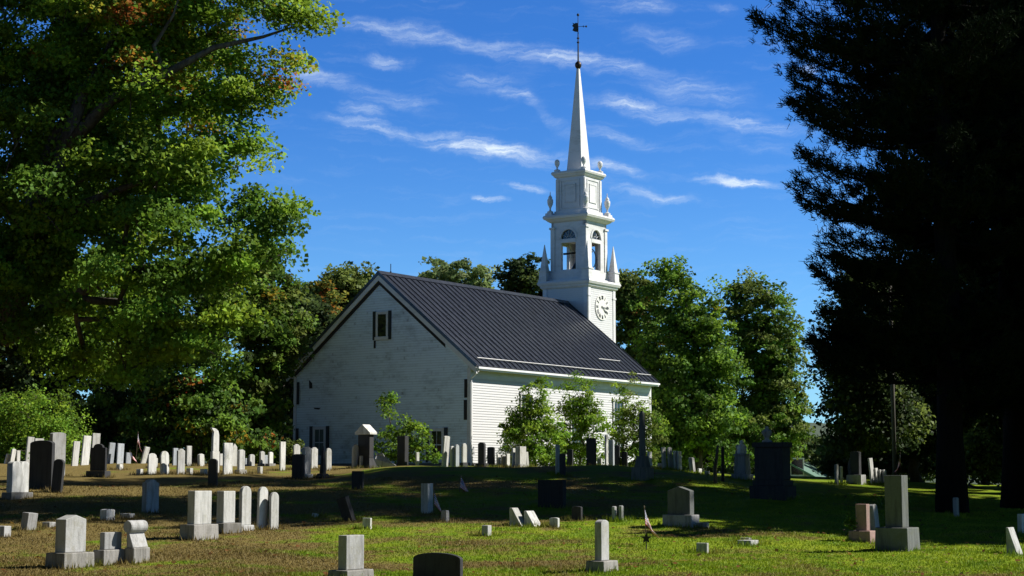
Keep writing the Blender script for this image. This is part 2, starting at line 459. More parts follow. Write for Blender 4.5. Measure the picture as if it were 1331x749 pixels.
def skeleton(C, r, trunk, step=0.7, rtip=0.012, rmax=0.4, sides=5, rise=0.5):
    """branches that reach every cluster centre; trunk = list of points. Returns an MB of tubes"""
    nodes = [np.array(p, float) for p in trunk]; par = [-1] + list(range(len(trunk) - 1))
    A = np.zeros((len(C) * 12 + 200, 3)); A[:len(nodes)] = nodes; cnt = len(nodes)
    first = max(1, int(len(trunk) * 0.35))
    paths = []
    ax = np.array(trunk[-1])
    order = np.argsort(np.linalg.norm((C - (np.array(trunk[len(trunk) // 2]))) * np.array([1, 1, .6]), axis=1))
    for ci in order:
        c = C[ci]; nd = A[first:cnt]
        dv = c - nd; dist = np.linalg.norm(dv, axis=1); hz = np.linalg.norm(dv[:, :2], axis=1)
        cost = dist + rise * np.maximum(0, 0.35 * hz - dv[:, 2])
        k = int(np.argmin(cost)) + first
        st = A[k].copy(); L = dist[k - first]; m = max(1, int(L / step)); chain = [k]
        if cnt + m + 2 > len(A): break
        for j in range(1, m + 1):
            t = j / m
            p = st + (c - st) * t
            p = p + (r.normal(size=3) * 0.06 * L * 0.6 + np.array([0, 0, 0.10 * L * math.sin(t * math.pi)])) * (1 if j < m else 0)
            A[cnt] = p; par.append(chain[-1]); chain.append(cnt); cnt += 1
        paths.append(chain)
    w = np.zeros(cnt)
    for ch in paths: w[ch[-1]] += 1
    for i in range(cnt - 1, 0, -1):
        w[par[i]] += w[i]
    rad = rtip * np.maximum(w, 1) ** 0.48
    rad = np.minimum(rad, rmax)
    mb = MB()
    T = len(trunk)
    tr = [max(rad[i], rmax * (1 - 0.75 * i / (T - 1))) * (1.35 if i == 0 else 1) for i in range(T)]
    mb.tube(trunk, tr, 10)
    for ch in paths:
        if len(ch) < 2: continue
        rr = [float(rad[i]) for i in ch]; rr[0] = min(rr[0], rr[1] * 1.25)
        mb.tube([A[i] for i in ch], rr, sides if rr[0] > 0.04 else 3)
    return mb

def sample_lobes(lobes, n, r, inner=0.45, wob=0.22):
    lobes = np.array(lobes, float)
    vol = (lobes[:, 3] * lobes[:, 4] * lobes[:, 5]) ** 0.8
    k = r.choice(len(lobes), n, p=vol / vol.sum())
    u = _unit(r.normal(size=(n, 3)))
    rr = inner + (1 - inner) * r.random(n) ** 0.55
    ph = r.random((len(lobes), 4)) * 6.28
    az = np.arctan2(u[:, 1], u[:, 0])
    mod = 1 + wob * (np.sin(3 * az + ph[k, 0] + 4 * u[:, 2]) * 0.6 + np.sin(5 * az - 6 * u[:, 2] + ph[k, 1]) * 0.5 + np.sin(9 * u[:, 2] + ph[k, 2] + 2 * az) * 0.4)
    return lobes[k, :3] + u * (rr * mod)[:, None] * lobes[k, 3:6]

def make_tree(name, label, X, Y, lobes, seed, n=350, per=60, spread=0.75, flat=0.5, leaf=0.2, palette=GREEN, trunk_r=0.25, trunk_top=None,
              lean=(0, 0), autumn=0.0, autumn_fn=None, cat='tree', group=None, inner=0.45, droop=0.25, bark='bark', trunk_base=(0, 0), zoff=-0.15, wob=0.22, rtip=0.012, limbs=None):
    """lobes are (dx,dy,dz,rx,ry,rz) from the tree's foot"""
    r = np.random.default_rng(seed)
    root = empty(name, (X, Y, float(terrain(X, Y)) + zoff)); tag(root, label, cat, group)
    C = sample_lobes(lobes, n, r, inner, wob)
    C = C[C[:, 2] > 0.3]
    L = np.array(lobes); top = trunk_top or 0.80 * float(L[:, 2].max())
    k = 9
    trunk = [np.array([trunk_base[0] + lean[0] * (i / (k - 1)) ** 1.4 + (0.12 * r.normal() if i else 0), trunk_base[1] + lean[1] * (i / (k - 1)) ** 1.4 + (0.12 * r.normal() if i else 0), top * i / (k - 1)]) for i in range(k)]
    sk = skeleton(C, r, trunk, rmax=trunk_r, rtip=rtip)
    for lb in (limbs or []):
        z0 = float(terrain(X, Y)) + zoff
        sk.tube([((px - 665.5) / F * (Y + dy) / math.cos(PITCH) * .995 - X, dy, z_at(py, Y + dy) - z0) for px, py, dy, _ in lb], [q[3] for q in lb], 8)
    sk.build('trunk', M[bark], root, smooth=True)
    au = np.full(len(C), autumn)
    if autumn_fn: au = autumn_fn(C, au)
    V, col = leaves_at(C, per, spread, flat, leaf, palette, r, np.array([L[:, 0].mean(), L[:, 1].mean(), L[:, 2].mean() * 0.8]), au, droop)
    np_mesh('crown', V, 4, M['leaf'], root, col)
    return root

def pl(x, y, Y, rx, rz, X0, Z0, ry=None, dy=0):
    """a crown lobe from the photo: centre pixel, depth and radii in pixels -> metres relative to the foot"""
    k = Y / F
    return ((x - 665.5) * k - X0, dy, z_at(y, Y) - Z0, rx * k, ry if ry else rx * k, rz * k)

def photo_tree(name, label, xb, Y, lobes_px, seed, **kw):
    X = (xb - 665.5) * Y / F; Z = float(terrain(X, Y)) - 0.15
    ryk = kw.pop('ryk', 1.0)
    lobes = [pl(l[0], l[1], Y, l[2], l[3], X, Z, ry=l[2] * Y / F * ryk, dy=(l[4] if len(l) > 4 else 0)) for l in lobes_px]
    return make_tree(name, label, X, Y, lobes, seed, **kw)

# the great maple at the left
MAPLE_LIMBS = [[(10, 420, 0, .36), (45, 290, -.6, .30), (75, 195, -1.2, .24), (98, 120, -1.6, .16), (135, 50, -1.8, .10), (160, -20, -1.8, .05)],
               [(75, 195, -1.2, .20), (135, 130, -1.8, .16), (205, 97, -2.2, .12), (270, 62, -2.3, .08), (335, 48, -2.2, .045), (372, 36, -2.1, .025), (405, 24, -2.0, .008)],
               [(205, 97, -2.2, .08), (190, 60, -2.3, .06), (215, 20, -2.4, .04), (225, -15, -2.4, .01)],
               [(5, 440, 0, .26), (80, 388, -1.4, .20), (170, 352, -2.2, .14), (255, 342, -2.6, .09), (320, 350, -2.6, .05), (365, 330, -2.6, .015)],
               [(80, 388, -1.4, .12), (180, 395, -2.4, .09), (250, 425, -2.8, .05), (300, 440, -2.8, .012)],
               [(40, 300, -.6, .16), (110, 262, -1.8, .12), (180, 235, -2.4, .07), (260, 228, -2.6, .04), (310, 215, -2.5, .01)]]
def maple_autumn(C, au):
    a = np.full(len(C), 0.010)
    a = np.where((C[:, 2] > 11.4) & (C[:, 0] > 4.5), 0.34, a)
    return a
photo_tree('maple_tree', 'huge sunlit maple overhanging the left side with a few orange leaves', -78, 46,
           [(250, 20, 120, 95, -1.3), (310, 150, 75, 70, -2.08), (130, 130, 150, 140, -0.74), (0, 60, 150, 130, 1.95), (240, 240, 110, 75, -2.67), (345, 305, 66, 48, -2.54), (384, 40, 48, 34, -2.1),
            (60, 330, 140, 100, -0.83), (250, 380, 110, 70, -3.3), (-120, 200, 170, 170, 2.6), (120, -60, 200, 100, 1.39), (-60, 380, 150, 100, 1.6), (150, 60, 150, 90, 3), (60, 220, 140, 110, 4.17), (235, 448, 95, 42, -3.6), (120, 455, 110, 50, -1.11), (330, 395, 62, 48, -3.84), (375, 330, 38, 40, -3.6)],
           11, n=1080, per=270, spread=0.80, flat=0.46, leaf=0.104, palette=GREEN[:2] + BRIGHT * 2, trunk_r=0.55, trunk_top=12, lean=(3.6, 0.3),
           autumn_fn=maple_autumn, inner=0.3, droop=0.35, wob=0.48, ryk=.75, limbs=MAPLE_LIMBS)

# woods behind the stones at the left
WOODS = 'woods behind the left rows of stones'
photo_tree('broadleaf_tree', 'grey-green tree touching the left corner of the church', 352, 88, [(352, 425, 46, 66), (336, 505, 36, 55), (330, 380, 50, 60), (322, 562, 42, 45)], 21,
           n=420, per=60, leaf=0.2, palette=GREEN + DULL, trunk_r=0.22, group=WOODS, autumn=0.01)
photo_tree('broadleaf_tree', 'leafy green tree with a scatter of orange leaves behind the far left slabs', 255, 84, [(250, 480, 60, 60), (225, 540, 60, 50), (270, 540, 60, 45), (250, 400, 70, 60), (310, 575, 45, 28)], 22,
           n=480, per=55, leaf=0.2, palette=GREEN + DARK[:1], trunk_r=0.22, group=WOODS, autumn=0.05)
photo_tree('broadleaf_tree', 'deep green tree rising behind the leaning far slabs', 150, 88, [(150, 500, 70, 60), (130, 430, 80, 70), (165, 560, 60, 35), (190, 420, 60, 80), (90, 560, 60, 40)], 23,
           n=450, per=55, leaf=0.2, palette=DARK + GREEN, trunk_r=0.25, group=WOODS)
photo_tree('broadleaf_tree', 'dark tree behind the pale feathery shrub at the left edge', 30, 86, [(20, 480, 80, 70), (50, 420, 80, 70), (-40, 450, 80, 90), (10, 560, 80, 40)], 24,
           n=430, per=55, leaf=0.21, palette=DARK + DULL[:1], trunk_r=0.25, group=WOODS)
photo_tree('broadleaf_tree', 'tall dark tree in the gap between the maple and the church', 395, 100, [(392, 480, 36, 80), (400, 560, 36, 45), (385, 410, 36, 40)], 25,
           n=260, per=55, leaf=0.22, palette=DARK, trunk_r=0.2, group=WOODS)
photo_tree('maple_tree', 'small maple with a flame of orange leaves at the church rake', 415, 112, [(418, 392, 24, 30), (400, 420, 30, 40), (425, 440, 26, 40)], 26,
           n=150, per=55, leaf=0.22, palette=DULL, trunk_r=0.15, group=WOODS, autumn=0.28)
photo_tree('broadleaf_tree', 'round dull green treetop just left of the church peak', 447, 120, [(446, 378, 38, 36), (440, 430, 40, 45), (462, 385, 26, 26)], 27,
           n=300, per=60, leaf=0.23, palette=DULL, trunk_r=0.2, group='treetops behind the church')
photo_tree('broadleaf_tree', 'pale hazy treetop rising over the middle of the church ridge', 590, 150, [(588, 362, 46, 28), (570, 375, 34, 30), (612, 372, 32, 30), (590, 430, 50, 50)], 28,
           n=330, per=55, leaf=0.28, palette=[(0.12, 0.17, 0.06), (0.10, 0.15, 0.05), (0.14, 0.18, 0.08)], trunk_r=0.25, group='treetops behind the church', wob=.3)
photo_tree('broadleaf_tree', 'dark round treetop between the church ridge and the tower', 678, 140, [(676, 358, 28, 28), (690, 375, 36, 32), (680, 420, 40, 50)], 29,
           n=260, per=60, leaf=0.27, palette=DARK + DULL[:1], trunk_r=0.25, group='treetops behind the church')
photo_tree('broadleaf_tree', 'bushy tree with rusty tints close behind the clock tower', 825, 124, [(825, 385, 34, 34), (814, 400, 26, 50), (812, 440, 30, 60), (845, 430, 36, 60), (830, 520, 40, 70)], 30,
           n=420, per=60, leaf=0.23, palette=DULL + GREEN[:1], trunk_r=0.25, group='tall trees right of the church', autumn=0.05)
photo_tree('broadleaf_tree', 'tall layered maple with bright green skirts right of the church', 905, 113, [(872, 380, 34, 40), (905, 420, 40, 50), (870, 455, 50, 55), (925, 500, 42, 50), (890, 540, 60, 55), (940, 560, 38, 36), (880, 350, 16, 16), (925, 455, 34, 50), (870, 580, 40, 30)], 31,
           n=760, per=62, leaf=0.2, palette=GREEN + BRIGHT[:1], trunk_r=0.3, group='tall trees right of the church', autumn=0.006, wob=.3)
photo_tree('broadleaf_tree', 'slim tall tree with a dark lower crown standing alone by the sky gap', 1000, 122, [(985, 400, 42, 40), (1000, 450, 44, 50), (975, 470, 40, 60), (1015, 510, 38, 40), (990, 560, 55, 45), (1030, 545, 26, 30), (965, 385, 18, 22)], 32,
           n=640, per=60, leaf=0.21, palette=GREEN + DULL, trunk_r=0.3, group='tall trees right of the church', wob=.3)
photo_tree('broadleaf_tree', 'low rounded orange-tinged tree at the end of the sky gap', 1066, 190, [(1066, 586, 26, 22), (1080, 590, 24, 18), (1050, 600, 24, 20)], 33,
           n=150, per=45, leaf=0.3, palette=DULL, trunk_r=0.2, autumn=0.2)

# trees at the right, behind and beside the pines
RT = 'dark trees behind the pines'
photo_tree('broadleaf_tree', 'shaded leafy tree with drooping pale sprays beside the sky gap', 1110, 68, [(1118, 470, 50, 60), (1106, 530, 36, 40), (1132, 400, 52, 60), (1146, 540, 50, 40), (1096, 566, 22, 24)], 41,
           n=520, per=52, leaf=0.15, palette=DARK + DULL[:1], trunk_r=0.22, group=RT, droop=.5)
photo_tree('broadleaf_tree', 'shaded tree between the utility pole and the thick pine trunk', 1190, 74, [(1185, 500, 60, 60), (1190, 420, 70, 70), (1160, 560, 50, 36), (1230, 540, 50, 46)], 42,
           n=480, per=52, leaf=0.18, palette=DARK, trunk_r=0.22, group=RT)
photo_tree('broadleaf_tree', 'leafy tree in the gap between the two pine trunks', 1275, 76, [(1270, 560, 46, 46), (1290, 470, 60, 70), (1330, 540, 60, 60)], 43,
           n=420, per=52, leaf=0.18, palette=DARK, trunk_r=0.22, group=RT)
for lb, xb, Yb, lob, sd in (('low dark thicket under the drooping tree by the sky gap', 1105, 74, [(1100, 598, 26, 18), (1085, 606, 20, 12), (1120, 590, 20, 20)], 44),
                            ('dark thicket behind the utility pole', 1165, 80, [(1165, 590, 40, 24), (1140, 604, 26, 14), (1195, 596, 34, 22)], 45),
                            ('dark thicket right of the thick pine trunk', 1300, 72, [(1300, 600, 36, 22), (1330, 580, 36, 36), (1245, 606, 22, 16)], 46)):
    photo_tree('shrub', lb, xb, Yb, lob, sd, n=190, per=50, leaf=0.15, spread=0.5, palette=DARK, trunk_r=0.06, cat='shrub', group='thickets under the right trees', rtip=.007)
# off to the right: the big trees whose shade crosses the lawn
def shade_tree(X, Y, H, rad, seed, label):
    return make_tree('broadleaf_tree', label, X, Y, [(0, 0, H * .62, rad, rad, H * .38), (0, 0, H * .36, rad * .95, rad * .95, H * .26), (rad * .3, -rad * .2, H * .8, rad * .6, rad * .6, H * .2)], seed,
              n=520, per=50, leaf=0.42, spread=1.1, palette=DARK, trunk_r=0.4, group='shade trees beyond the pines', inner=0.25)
for i, (X, Y, H, rd) in enumerate([(23, 49.0, 23, 5.0), (30, 52.5, 25, 5.5), (23.5, 76.0, 24, 4.8), (38, 51, 27, 6.0), (20.5, 43.0, 13, 4.8), (31, 64.0, 12.5, 4.6), (24, 64.5, 8.8, 3.6)]):
    shade_tree(X, Y, H, rd, 60 + i, ['broad shade tree just beyond the pines on the right', 'second broad shade tree farther right beyond the pines', 'shorter leafy tree behind the second pine', 'tallest shade tree far off to the right', 'shade tree nearest the viewer beyond the right edge', 'wide shade tree beyond the right crest', 'lowest shade tree just outside the right edge'][i])

def make_pine(label, xb, Y, H, z0, rmax, seed, trunk_r, group, boughs=()):
    r = np.random.default_rng(seed)
    X = (xb - 665.5) * Y / F
    root = empty('pine_tree', (X, Y, float(terrain(X, Y)) - 0.1)); tag(root, label, 'tree', group)
    mb = MB(); k = 12
    tp = [(0.08 * r.normal() * (i > 0), 0.08 * r.normal() * (i > 0), H * i / (k - 1)) for i in range(k)]
    mb.tube(tp, [trunk_r * (1.22 if i == 0 else 1) * (1 - 0.85 * i / (k - 1)) for i in range(k)], 12)
    tufts = []; dirs = []
    z = z0; boughs = list(boughs)
    while z < H - 0.5 or boughs:
        own = None
        if z >= H - 0.5: own = boughs.pop()
        prof = rmax * float(np.interp(z, [0, 4, 11, 14.5, 17, H], [.74, .80, .82, 1.06, .92, .12]))
        nb = 1 if own else 6; a0 = r.random() * 6.28
        for b in range(nb):
            L = prof * (0.74 + 0.28 * r.random()); az = a0 + b * 6.28 / nb + 0.3 * r.normal()
            dv = np.array([math.cos(az), math.sin(az), 0]); sd = np.array([-dv[1], dv[0], 0])
            sag = 0.10 + 0.12 * r.random()
            pts = []
            zb = z + 0.4 * r.normal()
            if own: L = own[1]; zb = own[0]; sag = .16; az = math.pi + own[2]; dv = np.array([math.cos(az), math.sin(az), 0]); sd = np.array([-dv[1], dv[0], 0])
            for j in range(8):
                s = j / 7
                pts.append(np.array([0, 0, zb]) + dv * L * s + sd * 0.25 * math.sin(s * 3 + b) + UP * L * (-sag * math.sin(s * 2.4) + 0.22 * s * s))
            mb.tube(pts, [0.055 * (1 - j / 8.0) * (0.5 + L / 8) + 0.01 for j in range(8)], 4)
            P = np.array(pts)
            m = int(L * 38)
            for q in range(m):
                s = 0.10 + 0.90 * r.random() ** 0.8
                f = s * 7; i0 = min(6, int(f)); p = P[i0] + (P[i0 + 1] - P[i0]) * (f - i0)
                side = r.normal() * 0.62 * (1.12 - s) * min(2.2, L * 0.42)
                off = sd * side + dv * abs(side) * 0.55 + UP * (0.14 * abs(side) + 0.10 * r.normal())
                tufts.append(p + off); dirs.append(_unit(dv * 0.8 + sd * np.sign(side) * 0.5 * r.random() + UP * (0.45 + 0.3 * r.random())))
        z += 0.72 * (0.75 + 0.5 * r.random())
    mb.build('trunk', M['pinebark'], root, smooth=True)
    C = np.array(tufts); D = np.array(dirs); per = 12
    n = len(C) * per; idx = np.repeat(np.arange(len(C)), per)
    dd = _unit(D[idx] + r.normal(size=(n, 3)) * 0.62)
    w = _unit(np.cross(dd, r.normal(size=(n, 3)))) * (0.010 + 0.006 * r.random((n, 1)))
    B = C[idx] + r.normal(size=(n, 3)) * 0.05; ln = 0.11 + 0.10 * r.random((n, 1))
    V = np.empty((n, 4, 3)); V[:, 0] = B - w; V[:, 1] = B + w; V[:, 2] = B + dd * ln + w * .5; V[:, 3] = B + dd * ln - w * .5
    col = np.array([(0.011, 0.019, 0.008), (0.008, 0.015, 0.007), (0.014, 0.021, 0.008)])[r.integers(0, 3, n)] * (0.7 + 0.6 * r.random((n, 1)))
    np_mesh('crown', V.reshape(-1, 3), 4, M['needle'], root, col)
    return root
PG = 'tall black pines on the right'
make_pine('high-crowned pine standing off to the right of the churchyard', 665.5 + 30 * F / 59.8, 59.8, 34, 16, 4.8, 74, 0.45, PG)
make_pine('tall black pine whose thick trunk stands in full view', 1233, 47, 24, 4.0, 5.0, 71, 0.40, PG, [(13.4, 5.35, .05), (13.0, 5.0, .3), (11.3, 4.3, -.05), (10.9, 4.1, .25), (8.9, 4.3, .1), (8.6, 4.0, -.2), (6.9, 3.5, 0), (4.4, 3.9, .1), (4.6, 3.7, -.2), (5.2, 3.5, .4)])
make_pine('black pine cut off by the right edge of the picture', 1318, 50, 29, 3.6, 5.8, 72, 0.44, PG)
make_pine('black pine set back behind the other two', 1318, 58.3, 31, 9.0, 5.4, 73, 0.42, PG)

# the rest of the wood: one mass far behind, and unseen trees added behind and left of the viewer to block sky light
def far_woods():
    r = np.random.default_rng(77); n = 5200
    X = -95 + 190 * r.random(n); Y = 150 + 40 * r.random(n) - 0.0 * X
    ang = X / Y * F + 665.5
    top = 9.5 + 2.5 * np.sin(X * .21) + 1.5 * np.sin(X * .53 + 1)
    top = np.where((ang > 1010) & (ang < 1130), 4.2, top)
    C = np.stack([X, Y, terrain(X, Y) + 0.3 + (top - .6) * r.random(n) ** .8], 1)
    V, col = leaves_at(C, 26, 1.5, .6, .55, DARK + DULL[:1], r, np.array([0, 170., 0]), None, .2)
    o = np_mesh('far_woods', V, 4, M['leaf'], None, col); tag(o, 'distant dark woods closing the view behind the church', 'woods', kind='stuff')
far_woods()
proto = shade_tree(-24, -4, 15, 5.4, 90, 'unseen broad tree added round the viewer to block sky light, first from the left')
ORD = 'second third fourth fifth sixth seventh eighth ninth tenth eleventh'.split()
for i, (X, Y, rz) in enumerate([(-17, -7, 1), (-9, -9, 2), (0, -10, 3), (8, -9, 4), (-28, 4, 5), (16, -8, .5), (-30, 13, 2.5), (-27, 24, 1.7), (-27, 36, .3), (-29, 50, 2.2)]):
    c_ = copy_tree(proto); c_.location = (X, Y, -.1); c_.rotation_euler.z = rz
    c_.scale = (1, 1, 1.25 if Y > 20 else 1)
    c_['label'] = 'unseen broad tree added round the viewer to block sky light, %s of the row' % ORD[i]; c_['group'] = 'unseen trees that block sky light'
proto['group'] = 'unseen trees that block sky light'

# shrubs and saplings
photo_tree('feathery_shrub', 'pale green feathery shrub at the far left edge', 45, 74, [(40, 540, 60, 36), (10, 560, 50, 36), (85, 565, 40, 30), (50, 580, 60, 24)], 81,
           n=330, per=55, leaf=0.10, spread=0.55, palette=BRIGHT, trunk_r=0.08, cat='shrub', droop=.6, flat=.7, rtip=.008)
photo_tree('sapling', 'leafy sapling nearest the church corner, with one branch reaching left', 695, 84.5, [(694, 515, 20, 26), (690, 540, 24, 24), (688, 565, 38, 32), (715, 575, 22, 40), (662, 553, 12, 10), (690, 595, 36, 16)], 82,
           n=230, per=66, leaf=0.10, spread=0.42, palette=BRIGHT, trunk_r=0.06, cat='tree', group='saplings along the church wall', rtip=.007)
photo_tree('sapling', 'yellow-green sapling in the middle of the three by the church wall', 752, 88.5, [(752, 512, 24, 24), (760, 535, 24, 20), (742, 560, 26, 36), (772, 560, 22, 40), (750, 595, 34, 18)], 83,
           n=215, per=60, leaf=0.10, spread=0.45, palette=BRIGHT, trunk_r=0.06, cat='tree', group='saplings along the church wall', rtip=.007)
photo_tree('sapling', 'grey-leaved sapling behind the tall obelisk', 822, 92, [(814, 505, 15, 26), (820, 535, 18, 20), (815, 560, 28, 36), (846, 560, 16, 40), (820, 595, 32, 16)], 84,
           n=210, per=58, leaf=0.10, spread=0.45, palette=DULL + BRIGHT, trunk_r=0.06, cat='tree', group='saplings along the church wall', rtip=.007)
photo_tree('bush', 'green bush with one tall stem in front of the gable wall', 522, 78, [(540, 568, 20, 20), (508, 578, 24, 24), (552, 590, 18, 16), (505, 525, 10, 16), (520, 555, 14, 14)], 85,
           n=95, per=38, leaf=0.12, spread=0.40, palette=GREEN + BRIGHT, trunk_r=0.05, cat='bush', rtip=.008)
photo_tree('bush', 'little leafy bush beside the lower left gable window', 381, 80, [(380, 580, 9, 10), (389, 577, 5, 6)], 86,
           n=28, per=30, leaf=0.11, spread=0.3, palette=DULL, trunk_r=0.03, cat='bush', rtip=.006)
photo_tree('shrub', 'leafy undergrowth between the pine trunks', 1262, 62, [(1262, 590, 22, 30), (1285, 600, 24, 22)], 87,
           n=90, per=45, leaf=0.13, spread=0.45, palette=DULL, trunk_r=0.05, cat='shrub', rtip=.006)
photo_tree('flower_plant', 'small plant with a pale bloom beside the pink pedestal stone', 1104, 36.5, [(1104, 690, 8, 8), (1100, 684, 5, 7)], 88,
           n=26, per=16, leaf=0.05, spread=0.09, palette=GREEN, trunk_r=0.008, cat='plant', rtip=.003, zoff=0)
# ------------------------------------------------------------------ church
_n = Vector((math.cos(PSI), -math.sin(PSI), 0)); _d = Vector((math.sin(PSI), math.cos(PSI), 0))
_r = px_ray(611, 608)
CORNER = Vector((_r[0] / _r[1] * 85, 85, 2.10))
def plane_px(x, y, P, nn):
    r = Vector(px_ray(x, y)); e = Vector((0, 0, EYE)); t = (P - e).dot(nn) / r.dot(nn)
    q = e + r * t - CORNER
    return q.dot(_n), q.dot(_d), q.z
def gable_px(x, y):
    q = plane_px(x, y, CORNER, _d); return q[0], q[2]
def side_px(x, y):
    q = plane_px(x, y, CORNER, _n); return q[1], q[2]
church = empty('church', CORNER, -PSI)
tag(church, 'white clapboard church with a dark metal roof and a tall clock steeple', 'church')
W, LEN, XR, EZ, PZ = 11.65, 18.4, -5.83, 5.10, 10.22
SL = (PZ - EZ) / (0.5 - XR)                     # roof slope, eave overhang 0.5
def roof_z(x): return PZ - SL * abs(x - XR)
WT = roof_z(0) - 0.16                           # wall top under the roof

def clap_strip(mb, u0f, u1f, z0, z1, place, ex=0.13, out=0.02):
    """lapped boards between z0 and z1; u0f/u1f give the ends at a height; place(u, z, o) -> point"""
    z = z0
    while z < z1 - 0.01:
        zt = min(z + ex, z1)
        a0, a1, b0, b1 = u0f(z), u1f(z), u0f(zt), u1f(zt)
        if a1 - a0 > 0.02:
            vs = [place(a0, z, out), place(a1, z, out), place(b1, zt, 0.004), place(b0, zt, 0.004), place(a0, z, 0.0), place(a1, z, 0.0)]
            mb.add(vs, [(0, 1, 2, 3), (4, 5, 1, 0)])
        z = zt
# gable end (peeling paint), towards the camera
mb = MB(); lim = lambda z: (max(-W, XR - (PZ - 0.16 - z) / SL), min(0.0, XR + (PZ - 0.16 - z) / SL))
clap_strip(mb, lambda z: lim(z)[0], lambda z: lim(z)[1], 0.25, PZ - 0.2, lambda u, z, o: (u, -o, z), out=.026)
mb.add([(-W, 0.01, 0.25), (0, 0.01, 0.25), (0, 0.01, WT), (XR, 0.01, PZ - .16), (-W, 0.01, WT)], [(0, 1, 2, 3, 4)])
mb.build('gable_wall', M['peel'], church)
mb = MB(); clap_strip(mb, lambda z: 0, lambda z: LEN, 0.25, WT, lambda u, z, o: (o, u, z), out=0.024)
mb.add([(-0.01, 0, .25), (-0.01, LEN, .25), (-.01, LEN, WT), (-.01, 0, WT)], [(0, 1, 2, 3)])
mb.build('side_wall', M['white'], church)
mb = MB(); clap_strip(mb, lambda z: 0, lambda z: LEN, 0.25, WT, lambda u, z, o: (-W - o, u, z))
mb.add([(-W + .01, 0, .25), (-W + .01, LEN, .25), (-W + .01, LEN, WT), (-W + .01, 0, WT)], [(0, 1, 2, 3)])
mb.build('side_wall', M['white'], church)
mb = MB(); clap_strip(mb, lambda z: lim(z)[0], lambda z: lim(z)[1], 0.25, PZ - 0.2, lambda u, z, o: (u, LEN + o, z)); mb.build('front_wall', M['white'], church)
MB().box(-W - .04, .04, -.04, LEN + .04, -0.5, 0.25).build('foundation', M['slab'], church)
for x0, x1, y0, y1 in ((-0.17, 0.035, -0.035, 0.0), (0.0, 0.035, 0.0, 0.17), (-W - 0.035, -W + .17, -0.035, 0.0), (-W - .035, -W, 0.0, .17), (0, .035, LEN - .2, LEN + .03)):
    MB().box(x0, x1, y0, y1, 0.25, WT - 0.02).build('corner_board', M['trim'], church)

# roof
def roof_mesh():
    mb = MB(); y0, y1 = -0.18, LEN + 0.15; th = 0.11
    cs = 1 / math.sqrt(1 + SL * SL); nz, nx = cs, SL * cs
    for sg in (1, -1):
        ex = XR + sg * (0.5 - XR); ez = EZ
        e0 = Vector((ex, 0, ez)); rd = Vector((XR, 0, PZ)); nn = Vector((sg * nx, 0, nz))
        def P(p, y, h): return (p.x + nn.x * h, y, p.z + nn.z * h)
        a, b = e0, rd
        vs = [P(a, y0, 0), P(a, y1, 0), P(b, y1, 0), P(b, y0, 0), P(a, y0, -th), P(a, y1, -th), P(b, y1, -th), P(b, y0, -th)]
        mb.add(vs, [(0, 1, 2, 3), (4, 7, 6, 5), (0, 4, 5, 1), (0, 3, 7, 4), (1, 5, 6, 2)])
        k = int((y1 - y0) / 0.52)
        for i in range(k + 1):
            y = y0 + 0.02 + (y1 - y0 - 0.04) * i / k; w_ = 0.018; h = 0.05
            q = [P(a, y - w_, 0), P(a, y + w_, 0), P(b, y + w_, 0), P(b, y - w_, 0), P(a, y - w_, h), P(a, y + w_, h), P(b, y + w_, h), P(b, y - w_, h)]
            mb.add(q, [(4, 5, 6, 7), (0, 4, 7, 3), (1, 2, 6, 5), (0, 1, 5, 4)])
    return mb
roof = roof_mesh().build('roof', M['roof'], church)
mb = MB()
mb.prism([(XR - .2, PZ - .2 * SL + .06), (XR, PZ + 0.10), (XR + .2, PZ - .2 * SL + .06), (XR, PZ + 0.05)], -0.19, LEN + .16, 'y')
mb.build('ridge_cap', M['roof'], roof)
cs = 1 / math.sqrt(1 + SL * SL)
def on_slope(dist, y, h):            # distance up the slope from the right eave
    x = 0.5 - dist * cs; return (x + SL * cs * h, y, EZ + dist * SL * cs + cs * h)
for d_, ya, yb in ((0.55, 0.4, LEN - .2), (1.75, LEN - 4.6, LEN - 2.2)):
    mb = MB(); mb.tube([on_slope(d_, ya, .11), on_slope(d_, yb, .11)], 0.028, 6)
    n_ = int((yb - ya) / .86)
    for i in range(n_ + 1):
        y = ya + (yb - ya) * i / n_; mb.tube([on_slope(d_, y, 0.0), on_slope(d_, y, .11)], .014, 4)
    mb.build('snow_guard', M['snowrail'], roof)
MB().tube([(XR, 0.9, PZ), (XR, 0.9, PZ + .55)], .022, 6).tube([(XR, .9, PZ + .05), (XR, .9, PZ + .14)], .05, 6).build('lightning_rod', M['iron'], roof)
# rake boards and the bare wood below them
def rake(mb, x_in, x_out, dz0, dz1, y0, y1):
    a = [(x_in, roof_z(x_in) - dz0), (x_out, roof_z(x_out) - dz0), (x_out, roof_z(x_out) - dz1), (x_in, roof_z(x_in) - dz1)]
    mb.prism(a, y0, y1, 'y')
for sg in (1, -1):
    mb = MB(); rake(mb, XR, XR + sg * 6.3, 0.145, 0.43, -0.15, -0.03); mb.build('rake_board', M['trim'], church)
xr_end = gable_px(580, 443)[0]
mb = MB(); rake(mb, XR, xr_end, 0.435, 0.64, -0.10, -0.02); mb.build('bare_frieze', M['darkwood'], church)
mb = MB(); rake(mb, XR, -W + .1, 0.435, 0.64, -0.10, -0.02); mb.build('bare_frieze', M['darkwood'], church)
mb = MB(); rake(mb, xr_end, -0.1, 0.435, 0.60, -0.07, -0.02); mb.build('frieze', M['peel'], church)
